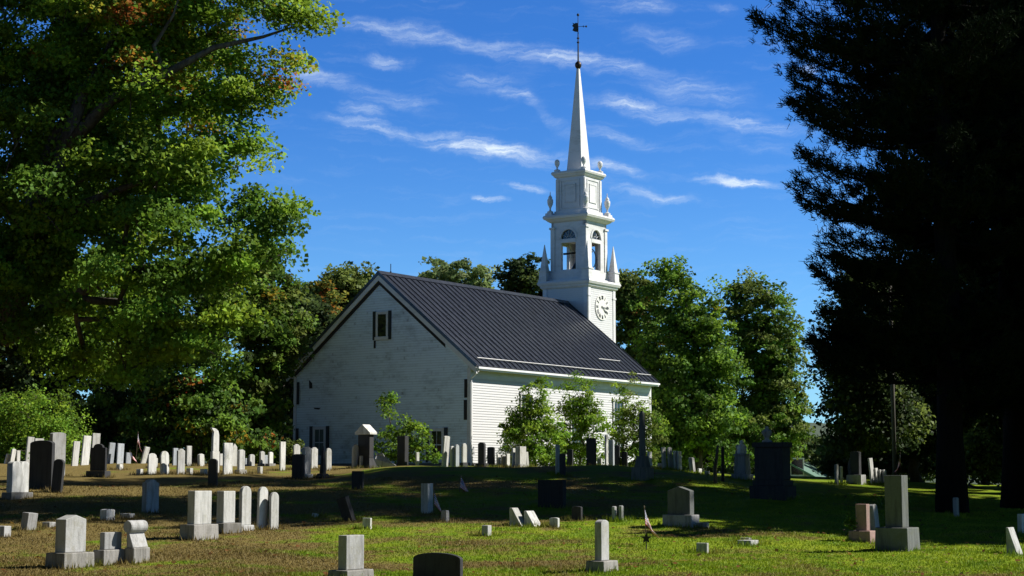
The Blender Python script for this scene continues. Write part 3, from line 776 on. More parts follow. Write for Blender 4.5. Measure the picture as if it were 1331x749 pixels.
# eaves
for sg, xw in ((1, 0.0), (-1, -W)):
    mb = MB(); xa, xb = sorted((xw + sg * 0.002, xw + sg * 0.47)); mb.box(xa, xb, -.02, LEN + .1, EZ - 0.22, EZ - 0.16)
    mb.build('soffit', M['soffit'], church)
    mb = MB(); xa, xb = sorted((xw + sg * 0.47, xw + sg * 0.50)); mb.box(xa, xb, -.14, LEN + .12, EZ - 0.24, EZ - 0.09); mb.build('fascia', M['gutter'], church)
    mb = MB(); xa, xb = sorted((xw + sg * 0.502, xw + sg * 0.60)); mb.box(xa, xb, -.10, LEN + .1, EZ - 0.16, EZ - 0.06); mb.build('gutter', M['gutter'], church)
    mb = MB(); xa, xb = sorted((xw + sg * 0.026, xw + sg * 0.05)); mb.box(xa, xb, .18, LEN - .2, EZ - 0.62, EZ - 0.222); mb.build('frieze', M['trim'], church)
mb = MB(); mb.tube([(.54, .02, EZ - .16), (.5, .0, EZ - .3), (.09, -.02, EZ - .62), (.085, -.03, EZ - .75), (.085, -.03, 0.1)], .035, 6); mb.build('downspout', M['gutter'], church)

# windows of the gable
def gable_window(x0, x1, y0, y1, shut, glass='glass', fr=0.09, sash=True):
    """pixel box of the framed opening; shut = pixel width of the dark shutters"""
    ax, az1 = gable_px(x0, y0); bx, _ = gable_px(x1, y0); _, az0 = gable_px(x0, y1)
    pane = MB().box(ax + fr, bx - fr, -0.045, -0.03, az0 + fr, az1 - fr).build('window', M[glass], church)
    mb = MB()
    mb.box(ax, ax + fr, -.075, -.02, az0, az1).box(bx - fr, bx, -.075, -.02, az0, az1).box(ax + fr, bx - fr, -.075, -.02, az1 - fr, az1).box(ax - .04, bx + .04, -.11, -.02, az0 - .06, az0 + fr * .8)
    if sash:
        zm = (az0 + az1) / 2; xm = (ax + bx) / 2
        mb.box(ax + fr, bx - fr, -.062, -.046, zm - .025, zm + .025).box(xm - .012, xm + .012, -.058, -.046, az0 + fr, zm - .025).box(xm - .012, xm + .012, -.058, -.046, zm + .025, az1 - fr)
    mb.build('frame', M['trim'], pane)
    for xa, xb in ((x0 - shut, x0), (x1, x1 + shut)):
        u0, u1 = gable_px(xa, y0)[0], gable_px(xb, y0)[0]
        m2 = MB(); m2.box(u0 + .015, u1 - .015, -.085, -.025, az0 - 0.05, az1 + .03)
        z = az0
        while z < az1 - .08:
            m2.box(u0 + .05, u1 - .05, -.10, -.085, z, z + .05); z += .1
        m2.build('shutter', M['shutter'], pane)
    return pane
gable_window(489.5, 505.5, 406, 441, 4, sash=False, fr=0.13)
gable_window(407.5, 424.5, 555, 596, 4.2, glass='curtain', fr=.15)
gable_window(559, 578, 557, 600, 4.6, fr=.15)
MB().box(*[v for v in (gable_px(487, 400)[0], gable_px(489.2, 400)[0])], -.06, -.03, gable_px(487, 453)[1], gable_px(487, 443)[1]).build('broken_slat', M['darkwood'], church)
for x0, x1, y0, y1 in ((604.2, 608, 493, 517), (603.6, 607.6, 520, 546), (386.5, 389.5, 497, 526), (385, 388.6, 557, 575)):
    MB().box(gable_px(x0, y0)[0], gable_px(x1, y0)[0], -.055, -.026, gable_px(x0, y1)[1], gable_px(x0, y0)[1]).build('bare_strip', M['darkwood'], church)
q0 = gable_px(402, 494); q1 = gable_px(406, 505); MB().prism([(q0[0], q0[1]), (q1[0], q0[1] - .18), (q1[0] + .02, q1[1]), (q0[0] + .03, q1[1])], -.03, -.021, 'y').build('missing_board', M['darkwood'], church)
q0 = gable_px(408, 530); q1 = gable_px(417, 532.5); MB().prism([(q0[0], q0[1]), (q1[0], q0[1] - .03), (q1[0] - .1, q1[1]), (q0[0] + .06, q1[1] + .04)], -.03, -.021, 'y').build('missing_board', M['darkwood'], church)
# side windows, mostly behind the saplings
for xc in (684, 748, 803):
    yc, zt = side_px(xc, 516); hw = 0.62; z0 = 1.0; zt = 3.85
    pane = MB().box(0.022, 0.035, yc - hw + .1, yc + hw - .1, z0 + .1, zt - .1).build('window', M['glass'], church)
    mb = MB(); mb.box(.02, .085, yc - hw, yc - hw + .11, z0, zt).box(.02, .085, yc + hw - .11, yc + hw, z0, zt).box(.02, .10, yc - hw - .06, yc + hw + .06, zt, zt + .16).box(.02, .12, yc - hw - .05, yc + hw + .05, z0 - .08, z0)
    for k in range(1, 4): mb.box(.036, .055, yc - hw + .11, yc + hw - .11, z0 + (zt - z0) * k / 4 - .02, z0 + (zt - z0) * k / 4 + .02)
    for k in (1, 2): mb.box(.036, .05, yc - hw + .1 + (2 * hw - .2) * k / 3 - .012, yc - hw + .1 + (2 * hw - .2) * k / 3 + .012, z0 + .1, zt - .1)
    mb.build('frame', M['trim'], pane)

# tower -------------------------------------------------------------
XT, YT = -6.04, LEN + 0.17 + 1.64
def tr(mb, k=0):
    """rotate an MB drawn about the origin by k quarter turns and move it to the tower's axis"""
    c, s = [(1, 0), (0, 1), (-1, 0), (0, -1)][k % 4]
    mb.v = [(XT + c * x - s * y, YT + s * x + c * y, z) for x, y, z in mb.v]; return mb
def join(*ms):
    o = MB()
    for m in ms: o.add(m.v, m.f)
    return o
Z_C0, Z_C1 = 11.12, 11.60; Z_B0, Z_B1 = 12.25, 15.32; Z_D1 = 15.76; Z_U1 = 18.18; Z_V1 = 18.56; Z_AP = 25.33
h1 = 1.62
ms = []
for k in range(4):
    m = MB(); clap_strip(m, lambda z: -h1 + .02, lambda z: h1 - .02, 0.2, Z_C0, lambda u, z, o: (u, -h1 - o, z), out=.016)
    ms.append(tr(m, k))
join(*ms).build('clock_stage', M['white'], church)
def cornice(name, hb, ht, z0, z1, hin):
    m = MB(); dz = z1 - z0
    m.frustum(0, 0, z0, z0 + dz * .18, hin, hin, hin + (hb - hin) * .35, hin + (hb - hin) * .35)
    m.frustum(0, 0, z0 + dz * .18, z0 + dz * .45, hin + (hb - hin) * .35, hin + (hb - hin) * .35, hb * .93, hb * .93)
    m.frustum(0, 0, z0 + dz * .45, z0 + dz * .75, hb * .965, hb * .965, hb, hb)
    m.frustum(0, 0, z0 + dz * .75, z1, hb, hb, ht, ht)
    return tr(m).build(name, M['trim'], church)
for k in range(4):
    m = MB()
    for s in (-1, 1): m.box(min(s * h1, s * (h1 - .28)) , max(s * h1, s * (h1 - .28)), -h1 - .045, -h1 - .0, 5, Z_C0 - .001).box(min(s * (h1 + .05), s * (h1 - .32)), max(s * (h1 + .05), s * (h1 - .32)), -h1 - .075, -h1, Z_C0 - .55, Z_C0 - .45)
    tr(m, k).build('pilaster', M['trim'], church)
cornice('cornice', 1.92, 1.86, Z_C0, Z_C1, h1 + .05)
hb = 1.25
m = MB().frustum(0, 0, Z_C1, Z_C1 + .14, 1.46, 1.46, 1.46, 1.46); m.frustum(0, 0, Z_C1 + .14, Z_B0, 1.33, 1.33, 1.33, 1.33); tr(m).build('belfry_plinth', M['trim'], church)
# belfry walls with arched openings
OW, ZS, ZA = 0.53, 14.28, 14.83; TH = 0.2; ZBOT = Z_B0 + .08
def belfry_wall():
    m = MB()
    m.box(-hb, -OW, -hb, -hb + TH, Z_B0, Z_B1).box(OW, hb, -hb, -hb + TH, Z_B0, Z_B1).box(-OW, OW, -hb, -hb + TH, Z_B0, ZBOT)
    K = 14
    arc = [(-OW * math.cos(math.pi * i / K), ZS + (ZA - ZS) * math.sin(math.pi * i / K)) for i in range(K + 1)]
    for i in range(K):
        (a, za), (b, zb) = arc[i], arc[i + 1]
        vs = [(a, -hb, za), (b, -hb, zb), (b, -hb, Z_B1), (a, -hb, Z_B1), (a, -hb + TH, za), (b, -hb + TH, zb), (b, -hb + TH, Z_B1), (a, -hb + TH, Z_B1)]
        m.add(vs, [(0, 1, 2, 3), (7, 6, 5, 4), (0, 4, 5, 1)])
    return m
belfry = join(*[tr(belfry_wall(), k) for k in range(4)]).build('belfry', M['trim'], church)
for k in range(4):
    m = MB()
    m.box(-OW, OW, -hb - .02, -hb + TH * .8, ZS - .27, ZS - .03)
    for s in (-1, 1): m.box(min(s * (hb + .03), s * (hb - .26)), max(s * (hb + .03), s * (hb - .26)), -hb - .05, -hb - .003, Z_B0, Z_B1 - .42).box(min(s * (hb + .10), s * (hb - .30)), max(s * (hb + .10), s * (hb - .30)), -hb - .11, -hb - .003, Z_B1 - .42, Z_B1 - .30)
    K = 14
    for i in range(K):
        a0, a1 = math.pi * i / K, math.pi * (i + 1) / K
        ri, ro = OW + .004, OW + .13
        q = [(-r_ * math.cos(a), -hb - o, ZS + (ZA - ZS) * math.sin(a) * (r_ / OW)) for o in (.045, 0.003) for a in (a0, a1) for r_ in (ri, ro)]
        m.add(q, [(0, 1, 3, 2), (4, 6, 7, 5), (0, 2, 6, 4), (1, 5, 7, 3)])
    tr(m, k).build('arch_trim', M['trim'], belfry)
    m = MB(); K = 12
    vs = [(0, -hb + .09, ZS - .03)] + [(-OW * math.cos(math.pi * i / K), -hb + .09, ZS - .03 + (ZA - ZS + .03) * math.sin(math.pi * i / K)) for i in range(K + 1)]
    m.add(vs, [(0, i, i + 1) for i in range(1, K + 1)])
    fan = tr(m, k).build('fan_shade_pane', M['glass'], belfry)  # dark pane stands in for the shade inside, seen through the fan
for k in range(4):
    m = MB()
    for a in (30, 60, 90, 120, 150):
        a = R(a); m.tube([(-.16 * math.cos(a), -hb + .07, ZS - .03 + .17 * math.sin(a)), (-OW * .97 * math.cos(a), -hb + .07, ZS - .03 + .56 * math.sin(a))], .016, 4)
    m.tube([(-.17 * math.cos(R(a)), -hb + .07, ZS - .03 + .18 * math.sin(R(a))) for a in range(0, 181, 20)], .016, 4)
    tr(m, k).build('fan_bars', M['trim'], belfry)
MB().add([(XT - hb + TH, YT - hb + TH, ZS - .05), (XT + hb - TH, YT - hb + TH, ZS - .05), (XT + hb - TH, YT + hb - TH, ZS - .05), (XT - hb + TH, YT + hb - TH, ZS - .05)], [(0, 1, 2, 3)]).build('belfry_ceiling', M['soffit'], belfry)
m = MB().lathe([(.62, 12.36), (.63, 12.42), (.52, 12.62), (.38, 12.9), (.32, 13.2), (.2, 13.38), (.05, 13.42)], 0.25, -0.15, 20).tube([(-1.05, -.15, 13.48), (1.05, -.15, 13.48)], .07, 6)
m.tube([(.8, .1 + .62 * math.cos(a * .3927), 13.1 + .62 * math.sin(a * .3927)) for a in range(17)], .035, 5)
tr(m).build('bell', M['bronze'], church, smooth=True)
# pinnacles
for k in range(4):
    m = MB(); p = 1.56
    m.frustum(p, -p, Z_C1, Z_C1 + .1, .30, .30, .30, .30).frustum(p, -p, Z_C1 + .1, Z_C1 + .62, .265, .265, .25, .25).frustum(p, -p, Z_C1 + .62, Z_C1 + .70, .29, .29, .29, .29).frustum(p, -p, Z_C1 + .70, Z_C1 + 2.35, .215, .215, .015, .015)
    tr(m, k).build('pinnacle', M['trim'], church)
cornice('cornice', 1.66, 1.60, Z_B1, Z_D1, hb + .05)
# upper box with raised panels
hu = 1.02
m = MB().frustum(0, 0, Z_D1, Z_D1 + .30, hu + .10, hu + .10, hu + .10, hu + .10); m.frustum(0, 0, Z_D1 + .30, Z_U1, hu, hu, hu, hu)
box_ = tr(m).build('lantern_stage', M['trim'], church)
for k in range(4):
    m = MB()
    def ring(a, zc0, zc1, w_, o, c):
        m.box(-a, a, -hu - o, -hu - .002, zc0, zc0 + w_).box(-a, a, -hu - o, -hu - .002, zc1 - w_, zc1).box(-a, -a + w_, -hu - o, -hu - .002, zc0 + w_, zc1 - w_).box(a - w_, a, -hu - o, -hu - .002, zc0 + w_, zc1 - w_)
    ring(.70, Z_D1 + .45, Z_U1 - .16, .07, .04, 0); ring(.42, Z_D1 + .80, Z_U1 - .45, .06, .05, 0)
    m.box(-.36, .36, -hu - .03, -hu - .002, Z_D1 + .87, Z_U1 - .52)
    for s in (-1, 1): m.box(min(s * hu, s * (hu - .2)), max(s * hu, s * (hu - .2)), -hu - .045, -hu - .002, Z_D1 + .302, Z_U1 - .1)
    tr(m, k).build('panel', M['trim'], box_)
cornice('cornice', 1.27, 1.22, Z_U1, Z_V1, hu + .05)
URN = [(.20, 0), (.20, .14), (.13, .17), (.06, .22), (.05, .34), (.08, .42), (.165, .60), (.195, .80), (.18, .92), (.11, .98), (.135, 1.02), (.11, 1.10), (.035, 1.20), (.02, 1.38), (.004, 1.46)]
URN2 = [(.20, 0), (.20, .17), (.13, .2), (.06, .25), (.05, .36), (.10, .46), (.155, .62), (.165, .80), (.125, .92), (.07, .98), (.012, 1.0)]
for k in range(4):
    m = MB().frustum(1.30, -1.30, Z_D1, Z_D1 + .17, .24, .24, .22, .22); m.lathe([(r_, Z_D1 + .15 + z * .98) for r_, z in URN], 1.30, -1.30, 16)
    tr(m, k).build('urn', M['trim'], church)
    m = MB().lathe([(r_, Z_V1 + z * .82) for r_, z in URN2], .98, -.98, 16); tr(m, k).build('finial_urn', M['trim'], church)
m = MB().frustum(0, 0, Z_V1, Z_V1 + .12, .62, .62, .60, .60); m.frustum(0, 0, Z_V1 + .12, Z_AP, .545, .545, .075, .075)
spire = tr(m).build('spire', M['trim'], church)
m = MB().lathe([(.02, Z_AP - .10), (.10, Z_AP - .06), (.19, Z_AP + .06), (.215, Z_AP + .18), (.19, Z_AP + .30), (.10, Z_AP + .40), (.02, Z_AP + .44)], 0, 0, 18)
tr(m).build('ball_finial', M['copper'], church, smooth=True)
m = MB().tube([(0, 0, Z_AP + .3), (0, 0, 28.72)], [.055, .02], 8)
for zk in (26.98, 27.25): m.lathe([(.015, zk - .07), (.085, zk - .03), (.085, zk + .03), (.015, zk + .07)], 0, 0, 10)
m.lathe([(.01, 28.66), (.085, 28.74), (.085, 28.80), (.01, 28.88)], 0, 0, 10)
rod = tr(m).build('weather_vane', M['iron'], church)
cx_, sx_ = math.cos(PSI), math.sin(PSI)                    # the vane lies across the view
vm = MB(); zb = 27.96
pts = [(-.36, .30), (-.30, .20), (-.38, .10), (-.28, -.02), (-.36, -.20), (-.20, -.28), (-.02, -.30), (-.02, .27), (-.15, .30), (-.22, .24)]
vm.prism([(u, zb + v) for u, v in pts], -.012, .012, 'y'); vm.tube([(0, 0, zb + .06), (.52, 0, zb + .06)], .018, 5); vm.lathe([(.01, zb - .01), (.06, zb + .03), (.06, zb + .09), (.01, zb + .13)], .52, 0, 8)
vm.prism([(.28, zb + .06), (.36, zb + .14), (.36, zb - .02)], -.012, .012, 'y')
vm.v = [(XT + x * cx_ - y * sx_, YT + x * sx_ + y * cx_, z) for x, y, z in vm.v]
vm.build('banner', M['iron'], rod)
# clock on the sunlit side
ZCK = plane_px(780.6, 399.5, CORNER + _n * (XT + h1), _n)[2]; RC = .80
def disc(r0, x0, x1, n=40):
    m = MB(); vs = [(x, r0 * math.cos(2 * math.pi * i / n), r0 * math.sin(2 * math.pi * i / n)) for x in (x0, x1) for i in range(n)]
    return m.add(vs, [tuple(range(n)), tuple(range(2 * n - 1, n - 1, -1))] + [(i, (i + 1) % n, n + (i + 1) % n, n + i) for i in range(n)])
def put_clock(m): m.v = [(XT + h1 + x, YT + y, ZCK + z) for x, y, z in m.v]; return m
clock = put_clock(disc(RC, .0, .06)).build('clock', M['dial'], church)
def stroke(m, ang, u0, v0, u1, v1, wd, x0=.061, x1=.072):
    """bar on the dial from (u0,v0) to (u1,v1); u clockwise sideways, v outward, at the dial angle ang (from 12, clockwise)"""
    du, dv = u1 - u0, v1 - v0; l = math.hypot(du, dv); pu, pv = -dv / l * wd / 2, du / l * wd / 2
    q = [(u0 + pu, v0 + pv), (u1 + pu, v1 + pv), (u1 - pu, v1 - pv), (u0 - pu, v0 - pv)]
    c, s = math.cos(ang), math.sin(ang)
    P = [(u * c + v * s, -u * s + v * c) for u, v in q]
    vs = [(x, y, z) for x in (x0, x1) for y, z in P]
    m.add(vs, [(0, 1, 2, 3), (7, 6, 5, 4)] + [(i, i + 4, (i + 1) % 4 + 4, (i + 1) % 4) for i in range(4)])
ROM = ['XII', 'I', 'II', 'III', 'IV', 'V', 'VI', 'VII', 'VIII', 'IX', 'X', 'XI']
m = MB(); v0, v1 = RC * .62, RC * .90
layer = 0
for h, tx in enumerate(ROM):
    wds = {'I': .062, 'V': .105, 'X': .105}; tw = sum(wds[c] for c in tx); u = -tw / 2; a = R(30 * h)
    for c in tx:
        wc = wds[c]; layer += 1; e = .0004 * (layer % 5)
        if c == 'I': stroke(m, a, u + wc / 2, v0, u + wc / 2, v1, .036, .061, .072 + e)
        if c == 'V': stroke(m, a, u + .012, v1, u + wc / 2, v0, .036, .061, .073 + e); stroke(m, a, u + wc - .012, v1, u + wc / 2, v0, .02, .061, .0752 + e)
        if c == 'X': stroke(m, a, u + .012, v1, u + wc - .012, v0, .036, .061, .073 + e); stroke(m, a, u + wc - .012, v1, u + .012, v0, .02, .061, .0752 + e)
        u += wc
put_clock(m).build('numerals', M['iron'], clock)
for nm, hr, ln_, wd in (('hour_hand', 4.25, .52, .07), ('minute_hand', 3.05, .70, .05)):
    m = MB(); xo = .085 if nm == 'hour_hand' else .10
    stroke(m, R(30 * hr), 0, -.14, 0, ln_ * .6, wd * .7, xo, xo + .01); stroke(m, R(30 * hr), 0, ln_ * .6, 0, ln_, wd * 1.1, xo + .001, xo + .012)
    put_clock(m).build(nm, M['iron'], clock)
# vestibule and front steps on the far side
m = MB(); vx = 3.1; y0, y1 = LEN + .03, LEN + 4.2
for xs, oo in ((XT + vx, 1), (XT - vx, -1)):
    clap_strip(m, lambda z: y0, lambda z: y1, 0.2, 4.9, lambda u, z, o: (xs + oo * o, u, z))
clap_strip(m, lambda z: XT - vx, lambda z: XT + vx, 0.2, 4.9, lambda u, z, o: (u, y1 + o, z)); m.build('vestibule', M['white'], church)
m = MB().prism([(XT - vx - .3, 4.85), (XT, 6.9), (XT + vx + .3, 4.85)], y0, y1 + .25, 'y'); m.build('vestibule_roof', M['roof'], church)
MB().box(XT - .9, XT + .9, y1 + .03, y1 + .09, .3, 3.0).build('door', M['shutter'], church)
MB().box(XT - 1.6, XT + 1.6, y1 + .03, y1 + 1.0, -.2, .15).build('step', M['slab'], church)

# ------------------------------------------------------------------ gravestones
def outline(top, w, H):
    h = w / 2
    if top == 'flat': return [(-h, 0), (h, 0), (h, H), (-h, H)]
    if top == 'round':
        r = min(h, .42 * H); return [(-h, 0), (h, 0)] + [(h * math.cos(a), H - r + r * math.sin(a)) for a in np.linspace(0, math.pi, 15)]
    if top == 'arch':
        r = min(.28 * w, .3 * H); return [(-h, 0), (h, 0)] + [(h * math.cos(a), H - r + r * math.sin(a)) for a in np.linspace(0, math.pi, 15)]
    if top == 'bow':
        r = .10 * w; return [(-h, 0), (h, 0)] + [(h * math.cos(a), H - r + r * math.sin(a)) for a in np.linspace(0, math.pi, 15)]
    if top == 'gable': return [(-h, 0), (h, 0), (h, H - .16 * w), (0, H), (-h, H - .16 * w)]
    if top == 'peak': return [(-h, 0), (h, 0), (h, H - .5 * w), (0, H), (-h, H - .5 * w)]
    if top == 'hump':        # two humps
        p = [(-h, 0), (h, 0)]
        for c in (h / 2, -h / 2): p += [(c + h / 2 * math.cos(a), H - .16 * w + .16 * w * math.sin(a)) for a in np.linspace(0, math.pi, 9)][(0 if c > 0 else 1):]
        return p
    if top == 'shoulder':
        c = .62 * h; z = H - .5 * c - .04 * w
        return [(-h, 0), (h, 0), (h, z)] + [(c * math.cos(a), z + .02 + (H - z - .02) * math.sin(a)) for a in np.linspace(0, math.pi, 11)] + [(-h, z)]
    if top == 'curl':        # leaning forward curve
        return [(-h, 0), (h, 0), (h, H * .8), (h * .6, H * .95), (-h * .3, H), (-h, H * .97), (-h * .3, H * .9), (-h, H * .75)]

FEET = []
def frame_at(x0, xm, x1, yb):
    X, Y = ground_at(xm, yb)
    if 440 < xm < 980 and not 820 < xm < 842 and yb <= 626 and Y < 66 and not 700 < xm < 740:      # these stand just beyond the crest
        X, Y = X / Y * (62.0 + (617 - yb) * .3), 62.0 + (617 - yb) * .3
    k = Y / F; be = math.atan((xm - 665.5) / F)
    A = max((xm - x0) * k / math.cos(PSI - be), .07); B = max((x1 - xm) * k / max(.2, math.sin(PSI - be)), .07)
    c = np.array([math.cos(PSI), -math.sin(PSI)]); d = np.array([math.sin(PSI), math.cos(PSI)])
    P = np.array([X, Y]) - c * A / 2 + d * B / 2
    FEET.append((P[0], P[1], A, B))
    return P, k, A, B

def pose(o, P, lean, sink=.06, back=0.0):
    z = float(terrain(P[0], P[1])) - sink
    o.matrix_world = Matrix.Translation((P[0], P[1], z)) @ Matrix.Rotation(R(lean), 4, 'Y') @ Matrix.Rotation(R(back), 4, 'X') @ Matrix.Rotation(-PSI, 4, 'Z')

def tablet(mb, top, A, B, z0, H, face):
    if face == 'R': mb.prism([(u, z0 + z) for u, z in outline(top, B, H)], -A / 2, A / 2, 'x')
    else: mb.prism([(u, z0 + z) for u, z in outline(top, A, H)], -B / 2, B / 2, 'y')
    return mb

GROUPS = {'L': 'slabs in the far left rows', 'C': 'stones on the crest in front of the church', 'F': 'headstones on the sunlit front lawn', 'f': 'low footstones on the lawn',
          'S': 'stones in the dark shade band', 'T': 'stones on the crest right of the church'}

def stone(g, label, x0, xm, x1, yt, yb, mat='marble', face='R', top='flat', base=None, lean=0, name='headstone', cat='headstone', back=0, bevel=.012):
    P, k, A, B = frame_at(x0, xm, x1, yb)
    H = (yb - yt) * k; sink = .06
    t = min(A, B)
    bv = min(bevel, t * .2)
    if base is None:
        o = tablet(MB(), top, A, B, 0, H + sink, face).build(name, M[mat], bevel=bv)
    else:
        hb, mg = base[0] * k, base[1]
        o = empty(name, (0, 0, 0))
        tablet(MB(), top, A, B, hb + sink, H - hb, face).build('tablet', M[mat], o, bevel=bv)
        mb = MB(); mb.frustum(0, 0, 0, hb + sink - .002, A / 2 + mg, B / 2 + mg, A / 2 + mg * .9, B / 2 + mg * .9)
        mb.build('plinth', M[base[2] if len(base) > 2 else ('plinth' if mat in ('granite', 'marble') else mat)], o, bevel=.015)
    tag(o, label, cat, GROUPS[g]); pose(o, P, lean, sink, back)
    return o

def obelisk(g, label, x0, xm, x1, yt, yb, mat, base, taper=.75, cap=.5, name='obelisk', cat='obelisk'):
    P, k, A, B = frame_at(x0, xm, x1, yb); H = (yb - yt) * k; A = B = (A + B) / 2
    o = empty(name, (0, 0, 0)); z = .06 + base[0] * k
    mb = MB(); c = A / 2
    mb.frustum(0, 0, z, .06 + H - cap * A, c, c, c * taper, c * taper).frustum(0, 0, .06 + H - cap * A, .06 + H, c * taper, c * taper, .01, .01)
    mb.build('shaft', M[mat], o, bevel=.01)
    z2 = z * .55; mb = MB().frustum(0, 0, 0, z2, c + base[1] * 1.7, c + base[1] * 1.7, c + base[1] * 1.6, c + base[1] * 1.6); mb.build('plinth', M[mat], o, bevel=.015)
    mb = MB().frustum(0, 0, z2 + .001, z - .001, c + base[1], c + base[1], c + base[1] * .5, c + base[1] * .5); mb.build('die', M[mat], o, bevel=.012)
    tag(o, label, cat, GROUPS[g]); pose(o, P, 0); return o

# --- far left rows
S = stone
S('L', 'little white slab tipped over at the picture\'s left edge', 5, 6, 12, 583, 596, lean=14)
S('L', 'small white slab leaning beside the tipped one at far left', 12, 13, 18, 577, 597, lean=8, top='arch')
S('L', 'short plain white slab standing alone left of the tall yellowed one', 21, 22, 26, 582, 600)
S('L', 'tall yellowed slab half hidden by the big black block at left', 32, 33, 41, 568, 604, lean=4)
S('L', 'white slab whose top shows just above the big black block', 44, 45, 56, 567, 601)
S('L', 'leaning white slab, first of three tall ones right of the mottled stone', 92, 93.5, 101, 574, 606, lean=4)
S('L', 'brightest leaning white slab, middle of the three tall ones', 104, 105.5, 115, 567, 605, lean=4)
S('L', 'tallest white slab behind the dark pointed stone', 117, 118.5, 128, 564, 604, lean=2)
S('L', 'blue-grey slab leaning right, left one of a matched pair', 139, 140, 147, 576, 603, mat='bluemarble', lean=5)
S('L', 'blue-grey slab, right one of a matched pair', 151, 152, 160, 577, 603, mat='bluemarble', lean=2)
S('L', 'low blue-grey slab left of the flag on the far row', 163, 164, 170, 588, 602, mat='bluemarble', lean=1)
S('L', 'slab leaning sharply right beside the far flag', 182, 183, 189, 580, 602, lean=14)
S('L', 'round-topped white stone at the front of the far left lawn, left of two', 192, 193, 203, 590, 617, top='arch', lean=0)
S('L', 'small slab peeping out behind the round-topped white stone', 200, 201, 205, 596, 608)
S('L', 'bright round-topped white stone with a dark edge, right of two', 208, 210, 220, 587, 617, top='round', lean=-2)
S('L', 'blue-grey slab behind the shouldered white stone', 224, 225, 231, 583, 605, mat='bluemarble', lean=1)
S('L', 'white stone with sloping shoulders among blue-grey slabs', 229, 231, 240, 584, 617, top='shoulder')
S('L', 'narrow upright grey slab right of the shouldered stone', 242, 243, 249, 580, 606)
S('L', 'low slab with a clipped top left of the tall curled stone', 257, 260, 266, 590, 606, top='gable', lean=-3)
S('L', 'small grey slab just behind the tall curled stone', 285, 286, 290, 590, 605)
S('L', 'broad pale square slab near the tall curled stone', 289, 291, 302, 577, 617, mat='marble')
S('L', 'white stone with a pointed top behind the broad square slab', 301, 302, 308, 577, 606, top='peak')
S('L', 'white stone with a dark side and stepped foot', 308, 311, 318, 585, 616, top='arch', base=(5, .06))
S('L', 'low grey slab behind the stone with the stepped foot', 318, 319, 324, 596, 606, mat='bluemarble')
S('L', 'small upright stone in the gap of the far row', 323, 325, 331, 591, 606, top='arch')
S('L', 'far white stone on a foot, left of a little group of three', 337, 339, 344, 587, 606, top='shoulder', base=(3, .06))
S('L', 'plain small slab in the middle of the little group of three', 342, 343, 348, 592, 605, mat='bluemarble')
S('L', 'far white stone on a foot, right of a little group of three', 348, 350, 355, 588, 606, top='arch', base=(3, .08))
S('L', 'tall narrow pale slab alone left of the church', 363, 364.5, 371, 575, 612)
# tall curled two-part stone
P, k, A, B = frame_at(273, 276, 285, 615)
o = empty('headstone', (0, 0, 0)); H = 59 * k
mb = MB(); mb.box(-A / 2, A / 2, -B / 2, B / 2, 0, H * .5); mb.build('plinth', M['marble'], o, bevel=.015)
mb = MB(); w_ = B * .42
mb.prism([(-w_, H * .5), (w_, H * .5), (w_, H * .86), (w_ * .7, H * .95), (-.1 * w_, H * 1.0), (-w_ * 1.5, H * 1.02), (-w_ * 1.4, H * .985), (-w_ * .8, H * .93), (-w_ * .95, H * .82)], -A * .42, A * .42, 'x'); mb.build('tablet', M['marble'], o, bevel=.012)
tag(o, 'tallest white stone of the far left, with a curled top', 'headstone', GROUPS['L']); pose(o, P, 0)
for lb, a in (('little square footstone under the matched blue-grey pair', (151, 155.5, 160, 604, 611)), ('little footstone in front of the slab leaning sharply right', (177, 182, 186, 610, 617)),
              ('little footstone right of the shouldered white stone', (242, 247, 251, 609, 617)), ('little footstone left of the dark round-topped stone', (260, 265.5, 270, 610, 617)),
              ('tiny tilted footstone below the little group of three', (334, 338, 341.5, 607, 616))):
    S('f', lb, *a, name='footstone', cat='footstone')
# --- dark stones at the left
S('S', 'big black square block with a pale patch, at far left', 38, 66, 70, 574, 637, mat='dark', face='L', top='bow')
S('S', 'mottled grey stone with a lit, lichen-spotted side behind the black block', 63, 67, 84, 563, 620, mat='granite', top='bow')
S('S', 'dark slate slab leaning right below the mottled stone', 66, 78, 81, 598, 641, mat='dark', face='L', top='arch', lean=4)
o = S('S', 'dark stepped stone with a notched crown in front of the white slabs', 117, 136, 138.5, 578, 621, mat='dark', face='L', top='shoulder', base=(8, .10))
S('S', 'black round-topped slab in front of the curled white stone', 270, 281, 282.5, 597, 632, mat='dark', face='L', top='arch')
S('F', 'white stone with two humps on a broad base at the left edge', 8, 15, 36, 602, 650, mat='marble', top='hump', base=(8, .10), lean=0)
S('F', 'pale stone with a rolled top half in shade, at left', 184, 190, 206, 624, 667, mat='granite', top='shoulder')
# --- front lawn, left
S('F', 'largest granite headstone at lower left, shoulder-topped on a base block', 71, 84, 110, 672, 739, mat='granite', top='gable', base=(19, .12))
S('F', 'squat granite headstone between the largest one and the scroll stone', 129, 135, 157, 694, 735, mat='granite', top='flat', base=(19, .09))
